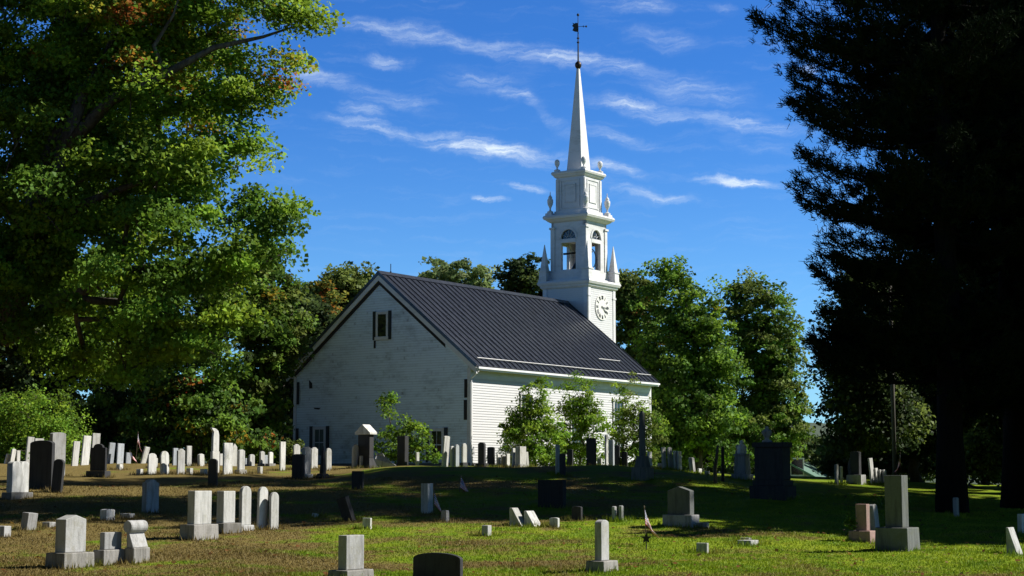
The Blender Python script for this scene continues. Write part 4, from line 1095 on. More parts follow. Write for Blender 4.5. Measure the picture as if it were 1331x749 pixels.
# slanted stone with a scroll on top
P, k, A, B = frame_at(163, 172, 193, 733)
o = empty('scroll_headstone', (0, 0, 0)); zb = 19 * k + .06
MB().box(-A / 2 - .03, A / 2 + .03, -B / 2, B / 2, 0, zb).build('plinth', M['plinth'], o, bevel=.02)
mb = MB(); zt = zb + 20 * k
vs_ = [(-A * .5, zb), (A * .48, zb), (-A * .18, zt), (-A * .5, zt)]
mb.prism(vs_, -B * .46, B * .46, 'y'); mb.build('tablet', M['granite'], o, bevel=.015)
mb = MB(); rr = 8.2 * k; mb.tube([(-A * .30, -B * .50, zt + rr * .8), (-A * .30, -B * .42, zt + rr * .8), (-A * .30, B * .42, zt + rr * .8), (-A * .30, B * .50, zt + rr * .8)], [rr * .93, rr, rr, rr * .93], 22); mb.build('scroll', M['granite'], o, smooth=False)
tag(o, 'slant-faced granite stone with a rolled scroll on top', 'headstone', GROUPS['F']); pose(o, P, 0)
for lb, a, kw in (('tilted square footstone at left, above the largest headstone', (26, 34, 46, 668, 690), dict(mat='granite', lean=6)),
                  ('block footstone cut by the left edge', (-8, 5, 14, 685, 699), dict(mat='granite')),
                  ('flat sunken footstone left of the largest headstone', (55, 64, 73, 680, 686), dict(mat='granite')),
                  ('pale rounded footstone on the brown grass at left', (130, 138, 149, 663, 677), dict(mat='marble', top='bow')),
                  ('flat grey footstone beside the pale rounded one', (156, 168, 175, 668.5, 674), dict(mat='granite')),
                  ('white footstone alone left of centre on the lawn', (471, 481, 483.5, 674, 688), dict(mat='marble', face='L')),
                  ('dark upright footstone below the shaded flag', (573, 580, 584, 664, 679), dict(mat='granite')),
                  ('square footstone on brown grass near the centre', (626, 634, 639, 684, 697), dict(mat='granite')),
                  ('small white footstone right of the two slanted markers', (714, 725, 727.5, 674, 686), dict(mat='marble', face='L', top='bow')),
                  ('dark footstone with a white top on the right lawn', (905, 919, 921.5, 707, 720), dict(mat='granite', face='L')),
                  ('low slab beside the leaning dark stone with a lit edge', (908, 919, 922, 680, 687), dict(mat='granite')),
                  ('broad flat marker sunk in the right lawn', (958, 976, 986, 704, 709.5), dict(mat='granite')),
                  ('small flat marker resting just above the broad flat one', (962, 973, 977, 700, 704), dict(mat='granite'))):
    S('f', lb, *a, name='footstone', cat='footstone', **kw)
# --- row of five at left centre
S('F', 'square-topped headstone on a heavy dark base, first of the row of five', 243, 252, 274, 640, 702, mat='marble', base=(19, .12, 'plinth'))
S('F', 'square-topped headstone on a base, second of the row of five', 281, 290, 305, 640, 694, mat='marble', base=(13, .12, 'plinth'))
S('F', 'round-topped slab on a low foot, third of the row of five', 310, 314, 326, 633, 690, mat='marble', top='round', base=(7, .06, 'granite'))
S('F', 'narrow round-topped slab, fourth of the row of five', 333, 336, 347, 634, 689, mat='marble', top='round', lean=1)
S('F', 'smallest round-topped slab, last of the row of five', 349, 352, 362, 641, 689, mat='marble', top='round')
# --- front, centre
S('F', 'flat-topped granite headstone cut by the lower edge, left of the black one', 439, 450, 473, 698, 756, mat='granite', base=(14, .12))
S('F', 'black-faced stone with a bowed top at the bottom edge', 536, 598, 602, 722, 762, mat='dark', face='L', top='bow')
S('F', 'slim round-topped headstone on a base near the striped flag', 773, 782, 792, 678, 744, mat='granite', top='arch', base=(14, .12))
# slanted white markers
def slant(label, x0, xm, x1, yt, yb, mat='marble'):
    P, k, A, B = frame_at(x0, xm, x1, yb); H = (yb - yt) * k
    mb = MB().prism([(-A * .5, 0), (A * .5, 0), (-A * .30, H + .05), (-A * .5, H + .05)], -B / 2, B / 2, 'y')
    o = mb.build('slant_marker', M[mat], bevel=.012); tag(o, label, 'slant marker', 'slanted white markers'); pose(o, P, 0, .05)
slant('larger slanted white marker on the sunlit grass', 662, 679, 687, 662, 685)
slant('smaller slanted white marker, right of the pair', 681, 696, 706, 666, 685)
slant('slanted dark marker at the right edge with a lit side', 1309, 1324, 1331, 687, 722, 'granite')
S('F', 'upright white stone above the slanted dark marker at the right edge', 1323, 1329, 1337, 670, 694, mat='marble')
# --- right lawn
S('F', 'tall dark granite pillar stone on a massive base', 1152, 1174, 1182, 620, 716, mat='slate', face='L', base=(29, .17))
S('F', 'pinkish pedestal stone on a stepped base', 1113, 1127, 1131.5, 657, 706, mat='pink', face='L', base=(15, .13))
S('F', 'grey slab leaning behind the pinkish pedestal stone', 1131, 1140, 1145.5, 657, 698, mat='granite', top='arch', lean=-6)
S('S', 'dark headstone with one bright lit edge and base, right of the star marker', 868, 897, 902.5, 635, 686, mat='slate', face='L', top='gable', base=(15, .10, 'granite'), lean=0)
# --- shade band
S('S', 'pale shaded slab with a small flag leaning on it', 547, 556, 563, 630, 668, mat='marble', top='flat')
S('S', 'dark slab leaning in the shade, half out to the sunlit grass', 447, 459, 464, 646, 678, mat='dark', top='flat', lean=-18)
S('S', 'broad dark bluish block in the shade below the saplings', 699, 732, 736, 626, 662, mat='dark', face='L')
S('S', 'low dark bow-topped stone at the edge of the shade', 743, 755, 757.5, 659, 677, mat='dark', face='L', top='bow')
S('S', 'small shaded slab, left of a close pair', 795, 799, 802, 659, 677, mat='granite', top='arch')
S('S', 'small shaded slab, right of a close pair', 804, 808, 811, 658, 677, mat='granite', top='arch')
S('S', 'black square block in front of the roofed monument', 457, 471, 473, 613, 637, mat='dark', face='L')
S('S', 'tiny pale stone lying in the shade left of centre', 404, 408, 413, 668, 673, mat='marble', name='footstone', cat='footstone', lean=12)
# --- crest in front of the church
S('C', 'white slab top showing over the dark stones below the gable window', 381, 382, 390, 578, 610, top='shoulder')
S('C', 'dark stone covering the lower part of the white slab below the gable', 379, 393, 396, 591, 624, mat='dark', face='L', top='bow')
S('C', 'grey stone shading from white to black on a pale foot', 391, 396, 404, 582, 622, mat='granite', top='arch', base=(5, .06, 'marble'))
S('C', 'pale slab behind the dark pointed obelisk, left side', 404, 405, 413, 582, 609, top='shoulder')
S('C', 'spotted pale slab behind the dark pointed obelisk, right side', 423, 424.5, 431, 583, 612, top='round')
obelisk('C', 'short dark pointed obelisk with a lit side below the gable', 415, 419.5, 424, 580, 622, 'dark', (6, .09), .5, 1.0)
S('C', 'tall pale round-topped slab in front of the shaded gable wall', 457, 459, 466, 580, 611, top='round')
S('C', 'very small pale slab beside the roofed monument', 467, 468.5, 472, 595, 611, top='flat')
# roofed monument
P, k, A, B = frame_at(465, 480, 485.5, 611); H = 56 * k
o = empty('roofed_monument', (0, 0, 0))
MB().frustum(0, 0, 0, .12, A / 2 + .12, B / 2 + .14, A / 2 + .12, B / 2 + .14).build('plinth', M['dark'], o, bevel=.015)
MB().frustum(0, 0, .121, .42, A / 2 + .08, B / 2 + .10, A / 2, B / 2).box(-A / 2, A / 2, -B / 2, B / 2, .4201, H * .80).build('die', M['dark'], o, bevel=.012)  # near-black die carries the shade of its front face in the colour
mb = MB(); mb.box(-A / 2 - .09, A / 2 + .09, -B / 2 - .09, B / 2 + .09, H * .80 + .002, H * .84).prism([(-A / 2 - .10, H * .8405), (A / 2 + .10, H * .8405), (0, H + .06)], -B / 2 - .10, B / 2 + .10, 'y'); mb.build('roof_cap', M['marble'], o, bevel=.01)
tag(o, 'tall dark monument with a pale gabled roof cap before the gable wall', 'monument', GROUPS['C']); pose(o, P, 0, .05)
# rough rock
r_ = np.random.default_rng(9); P, k, A, B = frame_at(487, 502, 515, 609)
mb = MB(); prof = [(-.5, 0), (.62, 0), (.55, .10), (.30, .45), (.02, .82), (-.2, 1.0), (-.38, .93), (-.48, .6)]
o = mb.prism([(u * 30 * k, z * 22 * k) for u, z in prof], -.45, .45, 'y')
o.v = [(x + .03 * r_.normal(), y * (1 - .3 * max(0, z)) + .04 * r_.normal(), z + (.03 * r_.normal() if z > .05 else -.05)) for x, y, z in o.v]
o = o.build('boulder', M['granite'], bevel=.06); tag(o, 'rough sloping boulder gravestone left of the bush', 'boulder', GROUPS['C']); o.location = (P[0], P[1], float(terrain(*P)) - .05)
S('C', 'dark square pillar stone with one bright side in front of the bush', 516, 526, 531, 567, 609, mat='dark', face='L', base=(4, .08))
S('C', 'thin pale slab standing low in front of the bush', 540, 541.5, 545, 588, 609, mat='marble')
S('C', 'tall thin white slab leaning right before the lower right gable window', 573, 575, 582, 566, 609, top='bow', lean=4)
S('C', 'thin white round-topped slab, first of three by the church corner', 585, 586.5, 591, 579, 609, top='round')
S('C', 'tallest thin round-topped slab, second of three by the church corner', 591, 592.5, 597, 577, 609, top='round', mat='bluemarble')
S('C', 'white round-topped slab on a dark foot, third of three by the church corner', 600, 601.5, 607, 578, 611, top='round', base=(8, .03, 'dark'))
S('C', 'black rounded stone on a base in front of the lit church wall', 621, 629, 631.5, 581, 614, mat='dark', face='L', top='arch', base=(6, .08))
S('C', 'black flat stone right of the black rounded one', 633, 642, 643.5, 586, 613, mat='dark', face='L', top='bow', base=(4, .05))
S('C', 'small white slab under the first sapling, left of three', 646, 647, 651, 596, 613)
S('C', 'small broad white slab under the first sapling, middle of three', 652, 653, 658, 597, 613)
S('C', 'small white slab under the first sapling, right of three', 658, 659, 663, 596, 613)
S('C', 'upright white slab left of the big square pale stone', 665, 667, 670, 591, 616)
S('C', 'big square pale stone with a dark front under the first sapling', 670, 676, 684, 590, 617, mat='marble', base=(4, .05, 'granite'))
S('C', 'small pale slab leaning left against the big square pale stone', 684, 685, 688, 596, 615, lean=-4)
S('C', 'thin pale slab in front of the middle sapling', 723, 724, 728, 579, 617)
S('C', 'dark round-topped stone beside the thin pale slab', 727, 734, 735.5, 590, 619, mat='dark', face='L', top='arch')
S('C', 'dark low stone between the thin pale slab and the largest black block', 737, 744, 745, 596, 619, mat='dark', face='L', top='bow')
S('C', 'short dark stone just left of the tall obelisk', 808, 815, 816, 598, 620, mat='dark', face='L', top='arch')
S('C', 'largest black block on the crest below the saplings', 762, 774, 775.5, 584, 621, mat='dark', face='L')
S('C', 'low white stone tucked right of the largest black block', 776, 778, 783, 607, 619)
S('C', 'white-edged thin slab left of the blue-grey slab', 787, 788, 791, 579, 621)
S('C', 'blue-grey broad slab in front of the grey-leaved sapling', 791, 797, 799, 582, 619, mat='bluemarble', face='L', top='bow')
S('C', 'dark narrow stone right of the blue-grey broad slab', 799, 805, 806, 590, 620, mat='dark', face='L', top='arch')
obelisk('C', 'tall dark obelisk with a bright lit edge on a stepped base', 830.5, 837, 840, 535, 624, 'slate', (30, .11), .80, .55)
# --- crest, right of the church
S('T', 'thin white slab close beside the tall obelisk', 843, 844.5, 848.5, 601, 623, lean=-2)
P, k, A, B = frame_at(848, 852, 861, 623); mb = MB(); h_ = 10 * k
mb.box(-A / 2, A / 2, -B / 2, B / 2, 0, .16).box(-A / 2, A / 2, B / 2 - .14, B / 2, .161, h_).box(-A / 2, A / 2, -B / 2, -B / 2 + .12, .161, h_ * .45)
o = mb.build('grave_kerb', M['marble'], bevel=.012); tag(o, 'low white open-topped kerb between thin slabs', 'kerb', GROUPS['T']); pose(o, P, 0)
S('T', 'white slab leaning left, first of four right of the obelisk', 862, 863, 867, 594, 623, lean=-3)
S('T', 'white slab leaning left, second of four with a prop behind', 870, 871, 875.5, 593, 623, lean=-3, top='arch')
S('T', 'thin pale slab, third of four right of the obelisk', 877, 878, 882, 597, 623, lean=-2)
S('T', 'thin pale slab, last of four right of the obelisk', 882, 883, 887, 597, 623, lean=-2)
S('T', 'dark curved-top slab leaning left by the low white stones', 897, 902, 905, 600, 621, mat='granite', lean=-6, top='arch')
S('T', 'small white broken stone low on the right crest', 906, 908, 912, 614, 621, lean=5)
S('T', 'low pale broken stone beside the small white one', 916, 918, 923, 618, 623)
# statue-topped monument
P, k, A, B = frame_at(953, 970, 977, 625); H = 52 * k
o = empty('statue_monument', (0, 0, 0)); a_, b_ = A / 2, B / 2
MB().box(-a_ - .05, a_ + .05, -b_ - .05, b_ + .05, 0, H * .16).build('plinth', M['granite'], o, bevel=.015)
MB().frustum(0, 0, H * .16 + .002, H * .62, a_ * .92, b_ * .92, a_ * .82, b_ * .82).frustum(0, 0, H * .62 + .001, H * .66, a_ * .95, b_ * .95, a_ * .95, b_ * .95).build('die', M['granite'], o, bevel=.012)
mb = MB().lathe([(.16, H * .661), (.17, H * .70), (.15, H * .76), (.17, H * .80), (.15, H * .86), (.06, H * .91), (.075, H * .95), (.065, H * .985), (.02, H * 1.0)], 0, 0, 12); mb.build('figure', M['marble'], o, smooth=True)
MB().lathe([(.10, H * .661), (.09, H * .72), (.045, H * .78), (.09, H * .84), (.03, H * .9)], -a_ * .62, 0, 10).build('urn', M['granite'], o, smooth=True)
tag(o, 'grey monument topped by a small draped figure and urn', 'monument', GROUPS['T']); pose(o, P, 0)
# big dark monument
P, k, A, B = frame_at(984, 1020, 1026, 650); H = 73 * k; o = empty('block_monument', (0, 0, 0)); a_, b_ = A / 2, max(B / 2, .28)
MB().box(-a_ - .12, a_ + .12, -b_ - .12, b_ + .12, 0, H * .26).build('plinth', M['dark'], o, bevel=.02)
MB().box(-a_ - .05, a_ + .05, -b_ - .05, b_ + .05, H * .26 + .002, H * .36).box(-a_, a_, -b_, b_, H * .36 + .001, H * .94).box(-a_ - .05, a_ + .05, -b_ - .05, b_ + .05, H * .94 + .001, H + .05).build('die', M['dark'], o, bevel=.015)
MB().lathe([(.15, H + .051), (.15, H + .10), (.06, H + .15), (.09, H + .22), (.16, H + .33), (.13, H + .40), (.05, H + .44), (.06, H + .49), (.01, H + .53)], -a_ * .35, 0, 14).build('urn', M['granite'], o, smooth=True)
tag(o, 'massive black block monument with a light urn on top', 'monument', GROUPS['T']); pose(o, P, 0)
# stepped monument with lit edge
S('T', 'dark upright monument with a lit stepped edge before the green roof', 1106, 1117, 1120, 588, 630, mat='dark', face='L', top='bow', base=(12, .13, 'granite'))
S('T', 'thin slab left of the dark stepped-edge monument, with pale edge', 1085, 1088, 1090.5, 604, 630, mat='granite', face='L')
S('T', 'short thin slab next to the pale-edged one on the right crest', 1092, 1094, 1096, 607, 629, mat='granite')
S('T', 'tall white slab leaning left, first of four near the utility pole', 1133, 1134, 1138, 596, 630, lean=-5)
S('T', 'white slab, second of four near the utility pole', 1139, 1140, 1143, 609, 630, lean=-4)
S('T', 'thin white slab, third of four near the utility pole', 1144.5, 1145.5, 1148, 611, 630, lean=-4)
S('T', 'white round-topped slab, last of four near the utility pole', 1149, 1150.5, 1154, 611, 630, lean=-5, top='arch')
S('T', 'dim pointed stone in deep shade right of the thick pine trunk', 1239, 1244, 1247, 647, 672, mat='granite', top='gable')

# ------------------------------------------------------------------ flags
def flag(label, xs, yb, ytop, Lm=.42, Hm=.28, droop=58, az=-10, lean=0, name='small_flag', group='small flags on graves', far=73):
    X, Y = ground_at(xs, yb, far); k = Y / F; Ht = (yb - ytop) * k; z = float(terrain(X, Y))
    o = empty(name, (X, Y, z)); o.rotation_euler = (0, R(lean), R(az)); tag(o, label, 'flag', group)
    MB().tube([(0, 0, -.1), (0, 0, Ht)], .009, 6).lathe([(.005, Ht - .01), (.018, Ht + .01), (.004, Ht + .05)], 0, 0, 8).build('staff', M['staff'], o)
    mb = MB(); nu, nv = 18, 13; dr = R(droop)
    def pt(u, v):
        f = .035 * math.sin(u * 9 + v * 2.0) * u + .05 * math.sin(v * 5 + 1) * u
        s = 1 - .25 * u * v
        return (.012 + u * Lm * math.cos(dr) * (.75 + .5 * v), f, Ht - .02 - v * Hm * s - u * Lm * math.sin(dr))
    vs = [pt(i / nu, j / nv) for j in range(nv + 1) for i in range(nu + 1)]; fs = []; mi = []
    for j in range(nv):
        for i in range(nu):
            fs.append((j * (nu + 1) + i, j * (nu + 1) + i + 1, (j + 1) * (nu + 1) + i + 1, (j + 1) * (nu + 1) + i))
            mi.append(2 if (j < 7 and i < 7) else (0 if j % 2 == 0 else 1))
    mb.add(vs, fs); mb.m = mi
    for a in range(4):                       # star dots on both sides of the canton
        for b in range(3):
            p = pt((a + .5) / 4 * 7 / 18, (b + .5) / 3 * 7 / 13)
            for e in (-.004, .004):
                mb.add([(p[0] - .010, p[1] + e, p[2]), (p[0], p[1] + e, p[2] - .013), (p[0] + .010, p[1] + e, p[2]), (p[0], p[1] + e, p[2] + .013)], [(0, 1, 2, 3)], 1)
    c = mb.build('cloth', [M['flag_red'], M['flag_white'], M['flag_blue']], o, smooth=True)
    return o
flag('small striped flag hanging from its staff over the star marker on the sunlit lawn', 840.5, 712, 661, .42, .32, 60, 38, -4)
flag('small flag glowing red among the far left white slabs', 176.5, 603, 563, .50, .36, 72, 40, 3)
flag('small pale flag drooping low beside the flag of the far left row', 172, 604, 587, .36, .26, 60, 10, -12)
flag('striped flag draped in the shade against the pale slab', 564, 669, 640, .40, .30, 62, 0, 0)
flag('bluish flag hanging in the dark below the church corner', 597, 640, 620, .42, .30, 45, 15, 6)
flag('pink-lit flag standing behind the tall dark pillar stone', 1172, 632, 590, .46, .34, 62, 220, 2)
# star marker on its rod
X, Y = ground_at(839.5, 714); o = empty('star_marker', (X, Y - .12, float(terrain(X, Y)))); k = Y / F
MB().tube([(0, 0, -.1), (0, 0, 13 * k)], .012, 6).build('rod', M['iron'], o)
mb = MB(); mb.prism([((.115 if i % 2 == 0 else .05) * math.sin(i * math.pi / 5), 14 * k + (.115 if i % 2 == 0 else .05) * math.cos(i * math.pi / 5)) for i in range(10)], -.012, .012, 'y'); mb.build('star', M['bronze'], o)
tag(o, 'dark five-pointed star marker on a rod under the striped flag', 'grave marker')
# posts and pole
X, Y = ground_at(939.5, 626); k = Y / F
o = MB().tube([(0, 0, -.2), (0.01, 0, 45 * k)], [.055, .05], 8).build('post', M['darkwood']); o.location = (X, Y, float(terrain(X, Y))); tag(o, 'slim black post left of the statue monument', 'post')
X, Y = ground_at(929.5, 628); k = Y / F
mb = MB().tube([(0.02, 0, -.2), (0, 0, 18 * k), (.07, 0, 36 * k), (.1, 0, 48 * k)], [.07, .055, .05, .03], 8); o = mb.build('bare_trunk', M['bark'], smooth=True); o.location = (X, Y, float(terrain(X, Y))); tag(o, 'thin crooked bare trunk beside the slim black post', 'tree trunk')
Yp = 65.5; Xp = (1160 - 665.5) / F * Yp; zb_ = float(terrain(Xp, Yp)); o = empty('utility_pole', (Xp, Yp, zb_)); zt_ = 7.6
MB().tube([(0, 0, -.5), (0, 0, zt_)], [.085, .07], 10).build('pole', M['pole'], o, smooth=True)
MB().box(-.9, .9, -.06, .06, zt_ - .55, zt_ - .43).build('crossarm', M['darkwood'], o)
mb = MB()
for s in (-.75, .75): mb.lathe([(.03, zt_ - .43), (.045, zt_ - .36), (.02, zt_ - .28)], s, 0, 8)
mb.build('insulator', M['glass'], o)
tag(o, 'grey wooden utility pole rising into the foliage behind the right crest', 'utility pole')
# house with the green roof, beyond the crest
Yh = 150.0; Xh = (1030 - 665.5) / F * Yh; zg = float(terrain(Xh, Yh)); o = empty('house', (Xh, Yh, zg), R(-20))
zr = z_at(598, Yh) - zg; ze = zr - 2.0
MB().box(-3.4, 3.4, -5, 5, -1, ze).prism([(-3.4, ze - .01), (3.4, ze - .01), (0, zr - .25)], -4.99, 4.99, 'y').build('wall', M['grayhouse'], o)
mb = MB(); mb.prism([(-3.9, ze - .2), (0, zr - .12), (0, zr + .05), (-3.9, ze - .03)], -5.4, 5.4, 'y').prism([(3.9, ze - .2), (3.9, ze - .03), (0.002, zr + .05), (0.002, zr - .12)], -5.4, 5.4, 'y'); mb.build('roof', M['greenroof'], o)
for s in (-1.6, 1.2):
    f_ = MB().box(s - .5, s + .5, -5.06, -5.01, .9, 2.2).build('window', M['glass'], o); MB().box(s - .6, s + .6, -5.055, -5.012, .78, .895).box(s - .6, s + .6, -5.055, -5.012, 2.205, 2.32).box(s - .6, s - .505, -5.055, -5.012, .9, 2.2).box(s + .505, s + .6, -5.055, -5.012, .9, 2.2).build('frame', M['trim'], f_)
tag(o, 'small house with a green roof beyond the crest', 'house')

# untrimmed grass at the feet of the stones, and a few fallen leaves
def foot_grass():
    r_ = np.random.default_rng(3); Xs, Ys = [], []
    c = np.array([math.cos(PSI), -math.sin(PSI)]); d = np.array([math.sin(PSI), math.cos(PSI)])
    for x, y, A, B in FEET:
        if y > 66: continue
        A2, B2 = A / 2 + .16, B / 2 + .16; n = int(170 * (A2 + B2) + 60)
        t = r_.random(n); side = r_.integers(0, 4, n)
        u = np.where(side < 2, (t * 2 - 1) * A2, np.where(side == 2, A2, -A2)) + r_.normal(size=n) * .05
        v = np.where(side < 2, np.where(side == 0, B2, -B2), (t * 2 - 1) * B2) + r_.normal(size=n) * .05
        Xs.append(x + u * c[0] + v * d[0]); Ys.append(y + u * c[1] + v * d[1])
    X = np.concatenate(Xs); Y = np.concatenate(Ys); n = len(X); Z = terrain(X, Y)
    h = .05 + .11 * r_.random(n) ** 1.5; w = .008 + .008 * r_.random(n); a = r_.random(n) * 6.28
    V = np.empty((n, 3, 3)); dx, dy = np.cos(a) * w, np.sin(a) * w
    V[:, 0] = np.stack([X - dx, Y - dy, Z - .01], 1); V[:, 1] = np.stack([X + dx, Y + dy, Z - .01], 1)
    V[:, 2] = np.stack([X + (r_.random(n) - .5) * h, Y + (r_.random(n) - .5) * h, Z + h], 1)
    o = np_mesh('grass', V.reshape(-1, 3), 3, M['blade']); tag(o, 'longer untrimmed grass round the feet of the stones', 'grass', kind='stuff')
    n = 1500; Y = 26 + r_.random(n) ** 1.4 * 30; X = (r_.random(n) * 2 - 1) * Y * .32; Z = terrain(X, Y) + .03 + .02 * r_.random(n)
    C = np.stack([X, Y, Z], 1); t = _unit(r_.normal(size=(n, 3)) * np.array([1, 1, .25])); nn = _unit(UP + r_.normal(size=(n, 3)) * .3); b = np.cross(nn, t)
    s_ = (.03 + .035 * r_.random((n, 1))); V = np.empty((n, 4, 3)); V[:, 0] = C - t * s_; V[:, 1] = C + b * s_ * .8; V[:, 2] = C + t * s_; V[:, 3] = C - b * s_ * .8
    cols = np.array([(.16, .10, .03), (.20, .14, .03), (.12, .07, .03), (.20, .09, .03), (.20, .17, .05)])[r_.integers(0, 5, n)]
    o = np_mesh('fallen_leaves', V.reshape(-1, 3), 4, M['leaf'], None, cols); tag(o, 'scattered fallen leaves on the lawn', 'leaves', kind='stuff')
foot_grass()

# ------------------------------------------------------------------ sky, sun, camera
w = bpy.data.worlds.new('World'); scene.world = w; w.use_nodes = True
nt = w.node_tree; bg = nt.nodes['Background']
sky = N(nt, 'ShaderNodeTexSky'); sky.sky_type = 'NISHITA'; sky.sun_disc = False
sky.sun_elevation = SUN_EL; sky.sun_rotation = math.pi / 2 - SUN_AZ
sky.altitude = 600; sky.air_density = 1.0; sky.dust_density = 0.0; sky.ozone_density = 3.5
tc = N(nt, 'ShaderNodeTexCoord')
sp = N(nt, 'ShaderNodeSeparateXYZ'); nt.links.new(tc.outputs['Generated'], sp.inputs[0])
az = math_n(nt, 'ARCTAN2', sp.outputs[0], sp.outputs[1]); el = math_n(nt, 'ARCSINE', sp.outputs[2])
cv = N(nt, 'ShaderNodeCombineXYZ'); nt.links.new(az, cv.inputs[0]); nt.links.new(el, cv.inputs[1])
wn = N(nt, 'ShaderNodeTexNoise'); wn.inputs['Scale'].default_value = 26; wn.inputs['Detail'].default_value = 7; wn.inputs['Roughness'].default_value = .62; nt.links.new(cv.outputs[0], wn.inputs['Vector'])
off = N(nt, 'ShaderNodeVectorMath'); off.operation = 'MULTIPLY_ADD'
sub = N(nt, 'ShaderNodeVectorMath'); sub.operation = 'SUBTRACT'; nt.links.new(wn.outputs['Color'], sub.inputs[0]); sub.inputs[1].default_value = (.5, .5, .5)
nt.links.new(sub.outputs[0], off.inputs[0]); off.inputs[1].default_value = (0.05, 0.020, 0); nt.links.new(cv.outputs[0], off.inputs[2])
UVN = off.outputs[0]
def dirn(x, y):
    r = px_ray(x, y); l = math.sqrt(sum(c * c for c in r))
    return math.atan2(r[0], r[1]), math.asin(r[2] / l)
STREAKS = [(415, 26, 680, 66, 8, .48), (560, 50, 930, 104, 9, .55), (468, 78, 540, 82, 7, .42), (350, 86, 475, 118, 8, .50),
           (405, 146, 560, 186, 6, .60), (520, 174, 750, 212, 10, 1.0), (730, 204, 860, 230, 6, .55), (610, 100, 720, 142, 8, .45), (690, 138, 760, 190, 8, .25),
           (755, 126, 915, 154, 9, .65), (870, 146, 1065, 170, 10, .55), (905, 231, 1028, 241, 5, 1.0), (650, 243, 720, 249, 4, 1.0), (770, 236, 915, 261, 6, .5),
           (604, 258, 656, 264, 3, .65), (750, -2, 890, 9, 9, .42), (1025, 94, 1068, 97, 6, .5), (750, 170, 870, 190, 7, .32), (435, 138, 505, 150, 7, .4), (915, 6, 965, 14, 6, .3),
           (60, 60, 330, 120, 12, .4), (560, 92, 700, 118, 10, .30), (820, 108, 1000, 132, 12, .35), (430, 112, 600, 150, 9, .28), (930, 180, 1040, 196, 8, .3), (330, 20, 470, 36, 8, .3), (800, 40, 930, 60, 10, .25), (1100, 60, 1330, 110, 12, .4), (-300, 150, 60, 180, 14, .5)]
tot = None
for (x0, y0, x1, y1, wd, it) in STREAKS:
    a = dirn(x0, y0); b = dirn(x1, y1)
    L = math.hypot(b[0] - a[0], b[1] - a[1]); th = math.atan2(b[1] - a[1], b[0] - a[0])
    mp = N(nt, 'ShaderNodeMapping'); mp.vector_type = 'TEXTURE'
    mp.inputs['Location'].default_value = ((a[0] + b[0]) / 2, (a[1] + b[1]) / 2, 0)
    mp.inputs['Rotation'].default_value = (0, 0, th); mp.inputs['Scale'].default_value = (L * 0.66, wd / F * 2.1, 1)
    nt.links.new(UVN, mp.inputs['Vector'])
    ln = N(nt, 'ShaderNodeVectorMath'); ln.operation = 'LENGTH'; nt.links.new(mp.outputs[0], ln.inputs[0])
    mr = N(nt, 'ShaderNodeMapRange'); mr.interpolation_type = 'SMOOTHERSTEP'; nt.links.new(ln.outputs['Value'], mr.inputs[0])
    mr.inputs[1].default_value = 1.0; mr.inputs[2].default_value = 0.0; mr.inputs[3].default_value = 0; mr.inputs[4].default_value = it
    tot = mr.outputs[0] if tot is None else math_n(nt, 'MAXIMUM', tot, mr.outputs[0])
mp = N(nt, 'ShaderNodeMapping'); mp.inputs['Rotation'].default_value = (0, 0, R(9)); mp.inputs['Scale'].default_value = (20, 150, 1); nt.links.new(UVN, mp.inputs['Vector'])
n1 = N(nt, 'ShaderNodeTexNoise'); n1.inputs['Detail'].default_value = 7; n1.inputs['Roughness'].default_value = .62; n1.inputs['Scale'].default_value = 1; nt.links.new(mp.outputs[0], n1.inputs['Vector'])
tex = ramp(nt, n1.outputs['Fac'], 0.28, 0.74)
mp2 = N(nt, 'ShaderNodeMapping'); mp2.inputs['Rotation'].default_value = (0, 0, R(7)); mp2.inputs['Scale'].default_value = (55, 420, 1); nt.links.new(UVN, mp2.inputs['Vector'])
n2 = N(nt, 'ShaderNodeTexNoise'); n2.inputs['Detail'].default_value = 6; n2.inputs['Roughness'].default_value = .7; n2.inputs['Scale'].default_value = 1; nt.links.new(mp2.outputs[0], n2.inputs['Vector'])
fib = ramp(nt, n2.outputs['Fac'], 0.30, 0.68)
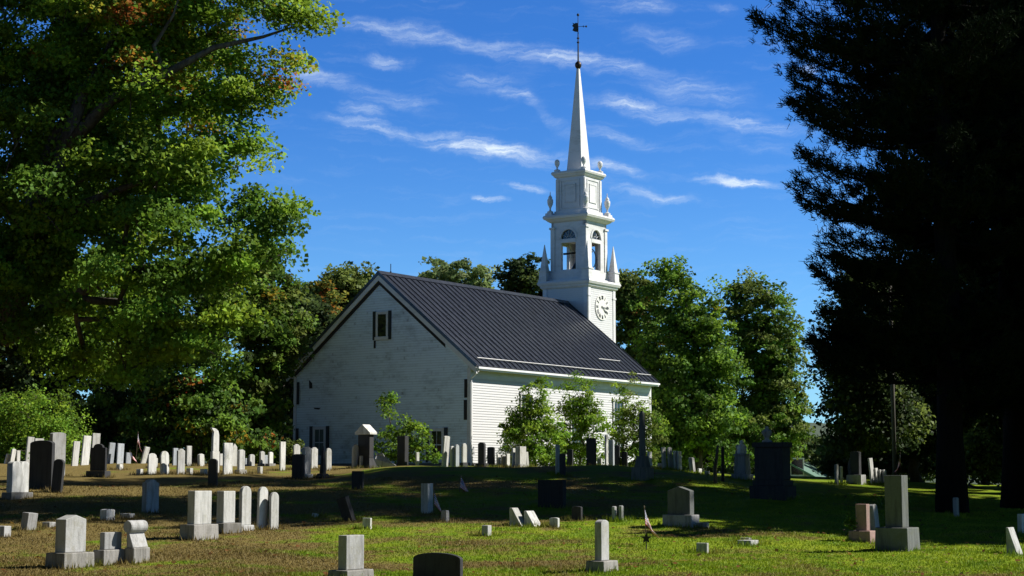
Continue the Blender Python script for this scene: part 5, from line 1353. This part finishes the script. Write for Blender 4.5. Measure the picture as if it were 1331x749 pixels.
mask = math_n(nt, 'MULTIPLY', tot, math_n(nt, 'MULTIPLY', math_n(nt, 'MULTIPLY_ADD', tex, 1.15, 0.06), math_n(nt, 'MULTIPLY_ADD', fib, 0.75, 0.35)), clamp=True)
haze = math_n(nt, 'MULTIPLY', ramp(nt, n1.outputs['Fac'], .48, .8), 0.08)
mask = math_n(nt, 'MAXIMUM', mask, haze)
grade = mix(nt, 1.0, sky.outputs[0], SKY_TINT, 'MULTIPLY')
hi = ramp(nt, el, R(15.5), R(25)); lo_ = ramp(nt, el, R(15), R(2))
grade = mix(nt, hi, grade, mix(nt, 1.0, grade, (0.13, 0.13, 0.13), 'MULTIPLY'))        # deeper blue overhead
grade = mix(nt, lo_, grade, mix(nt, 1.0, grade, (2.1, 1.42, 1.06), 'MULTIPLY'))    # paler low down
c = mix(nt, mask, grade, CLOUD)
nt.links.new(c, bg.inputs['Color']); bg.inputs['Strength'].default_value = SKY_STRENGTH
ld = bpy.data.lights.new('sun', 'SUN'); ld.energy = SUN_STRENGTH; ld.angle = R(0.53); ld.color = (1.0, 0.955, 0.88)
lo = bpy.data.objects.new('sun', ld); COL.objects.link(lo)
sdir = Vector((math.cos(SUN_EL) * math.cos(SUN_AZ), math.cos(SUN_EL) * math.sin(SUN_AZ), math.sin(SUN_EL)))
lo.rotation_euler = sdir.to_track_quat('Z', 'Y').to_euler(); lo.location = (60, 10, 60)
cd = bpy.data.cameras.new('camera'); cd.sensor_width = 36; cd.lens = 36 * F / 1331; cd.clip_end = 8000; cd.clip_start = 0.5
co = bpy.data.objects.new('camera', cd); COL.objects.link(co); co.location = (0, 0, EYE); co.rotation_euler = (math.pi / 2 + PITCH, 0, 0)
scene.camera = co
scene.render.resolution_x = 1024; scene.render.resolution_y = 576
scene.view_settings.view_transform = 'Standard'; scene.view_settings.look = 'None'
scene.view_settings.exposure = EXPOSURE; scene.view_settings.gamma = 1.0
scene.render.engine = 'CYCLES'
cy = scene.cycles; cy.max_bounces = 6; cy.diffuse_bounces = 1; cy.glossy_bounces = 2; cy.transmission_bounces = 3; cy.use_denoising = True
cy.sample_clamp_indirect = 5
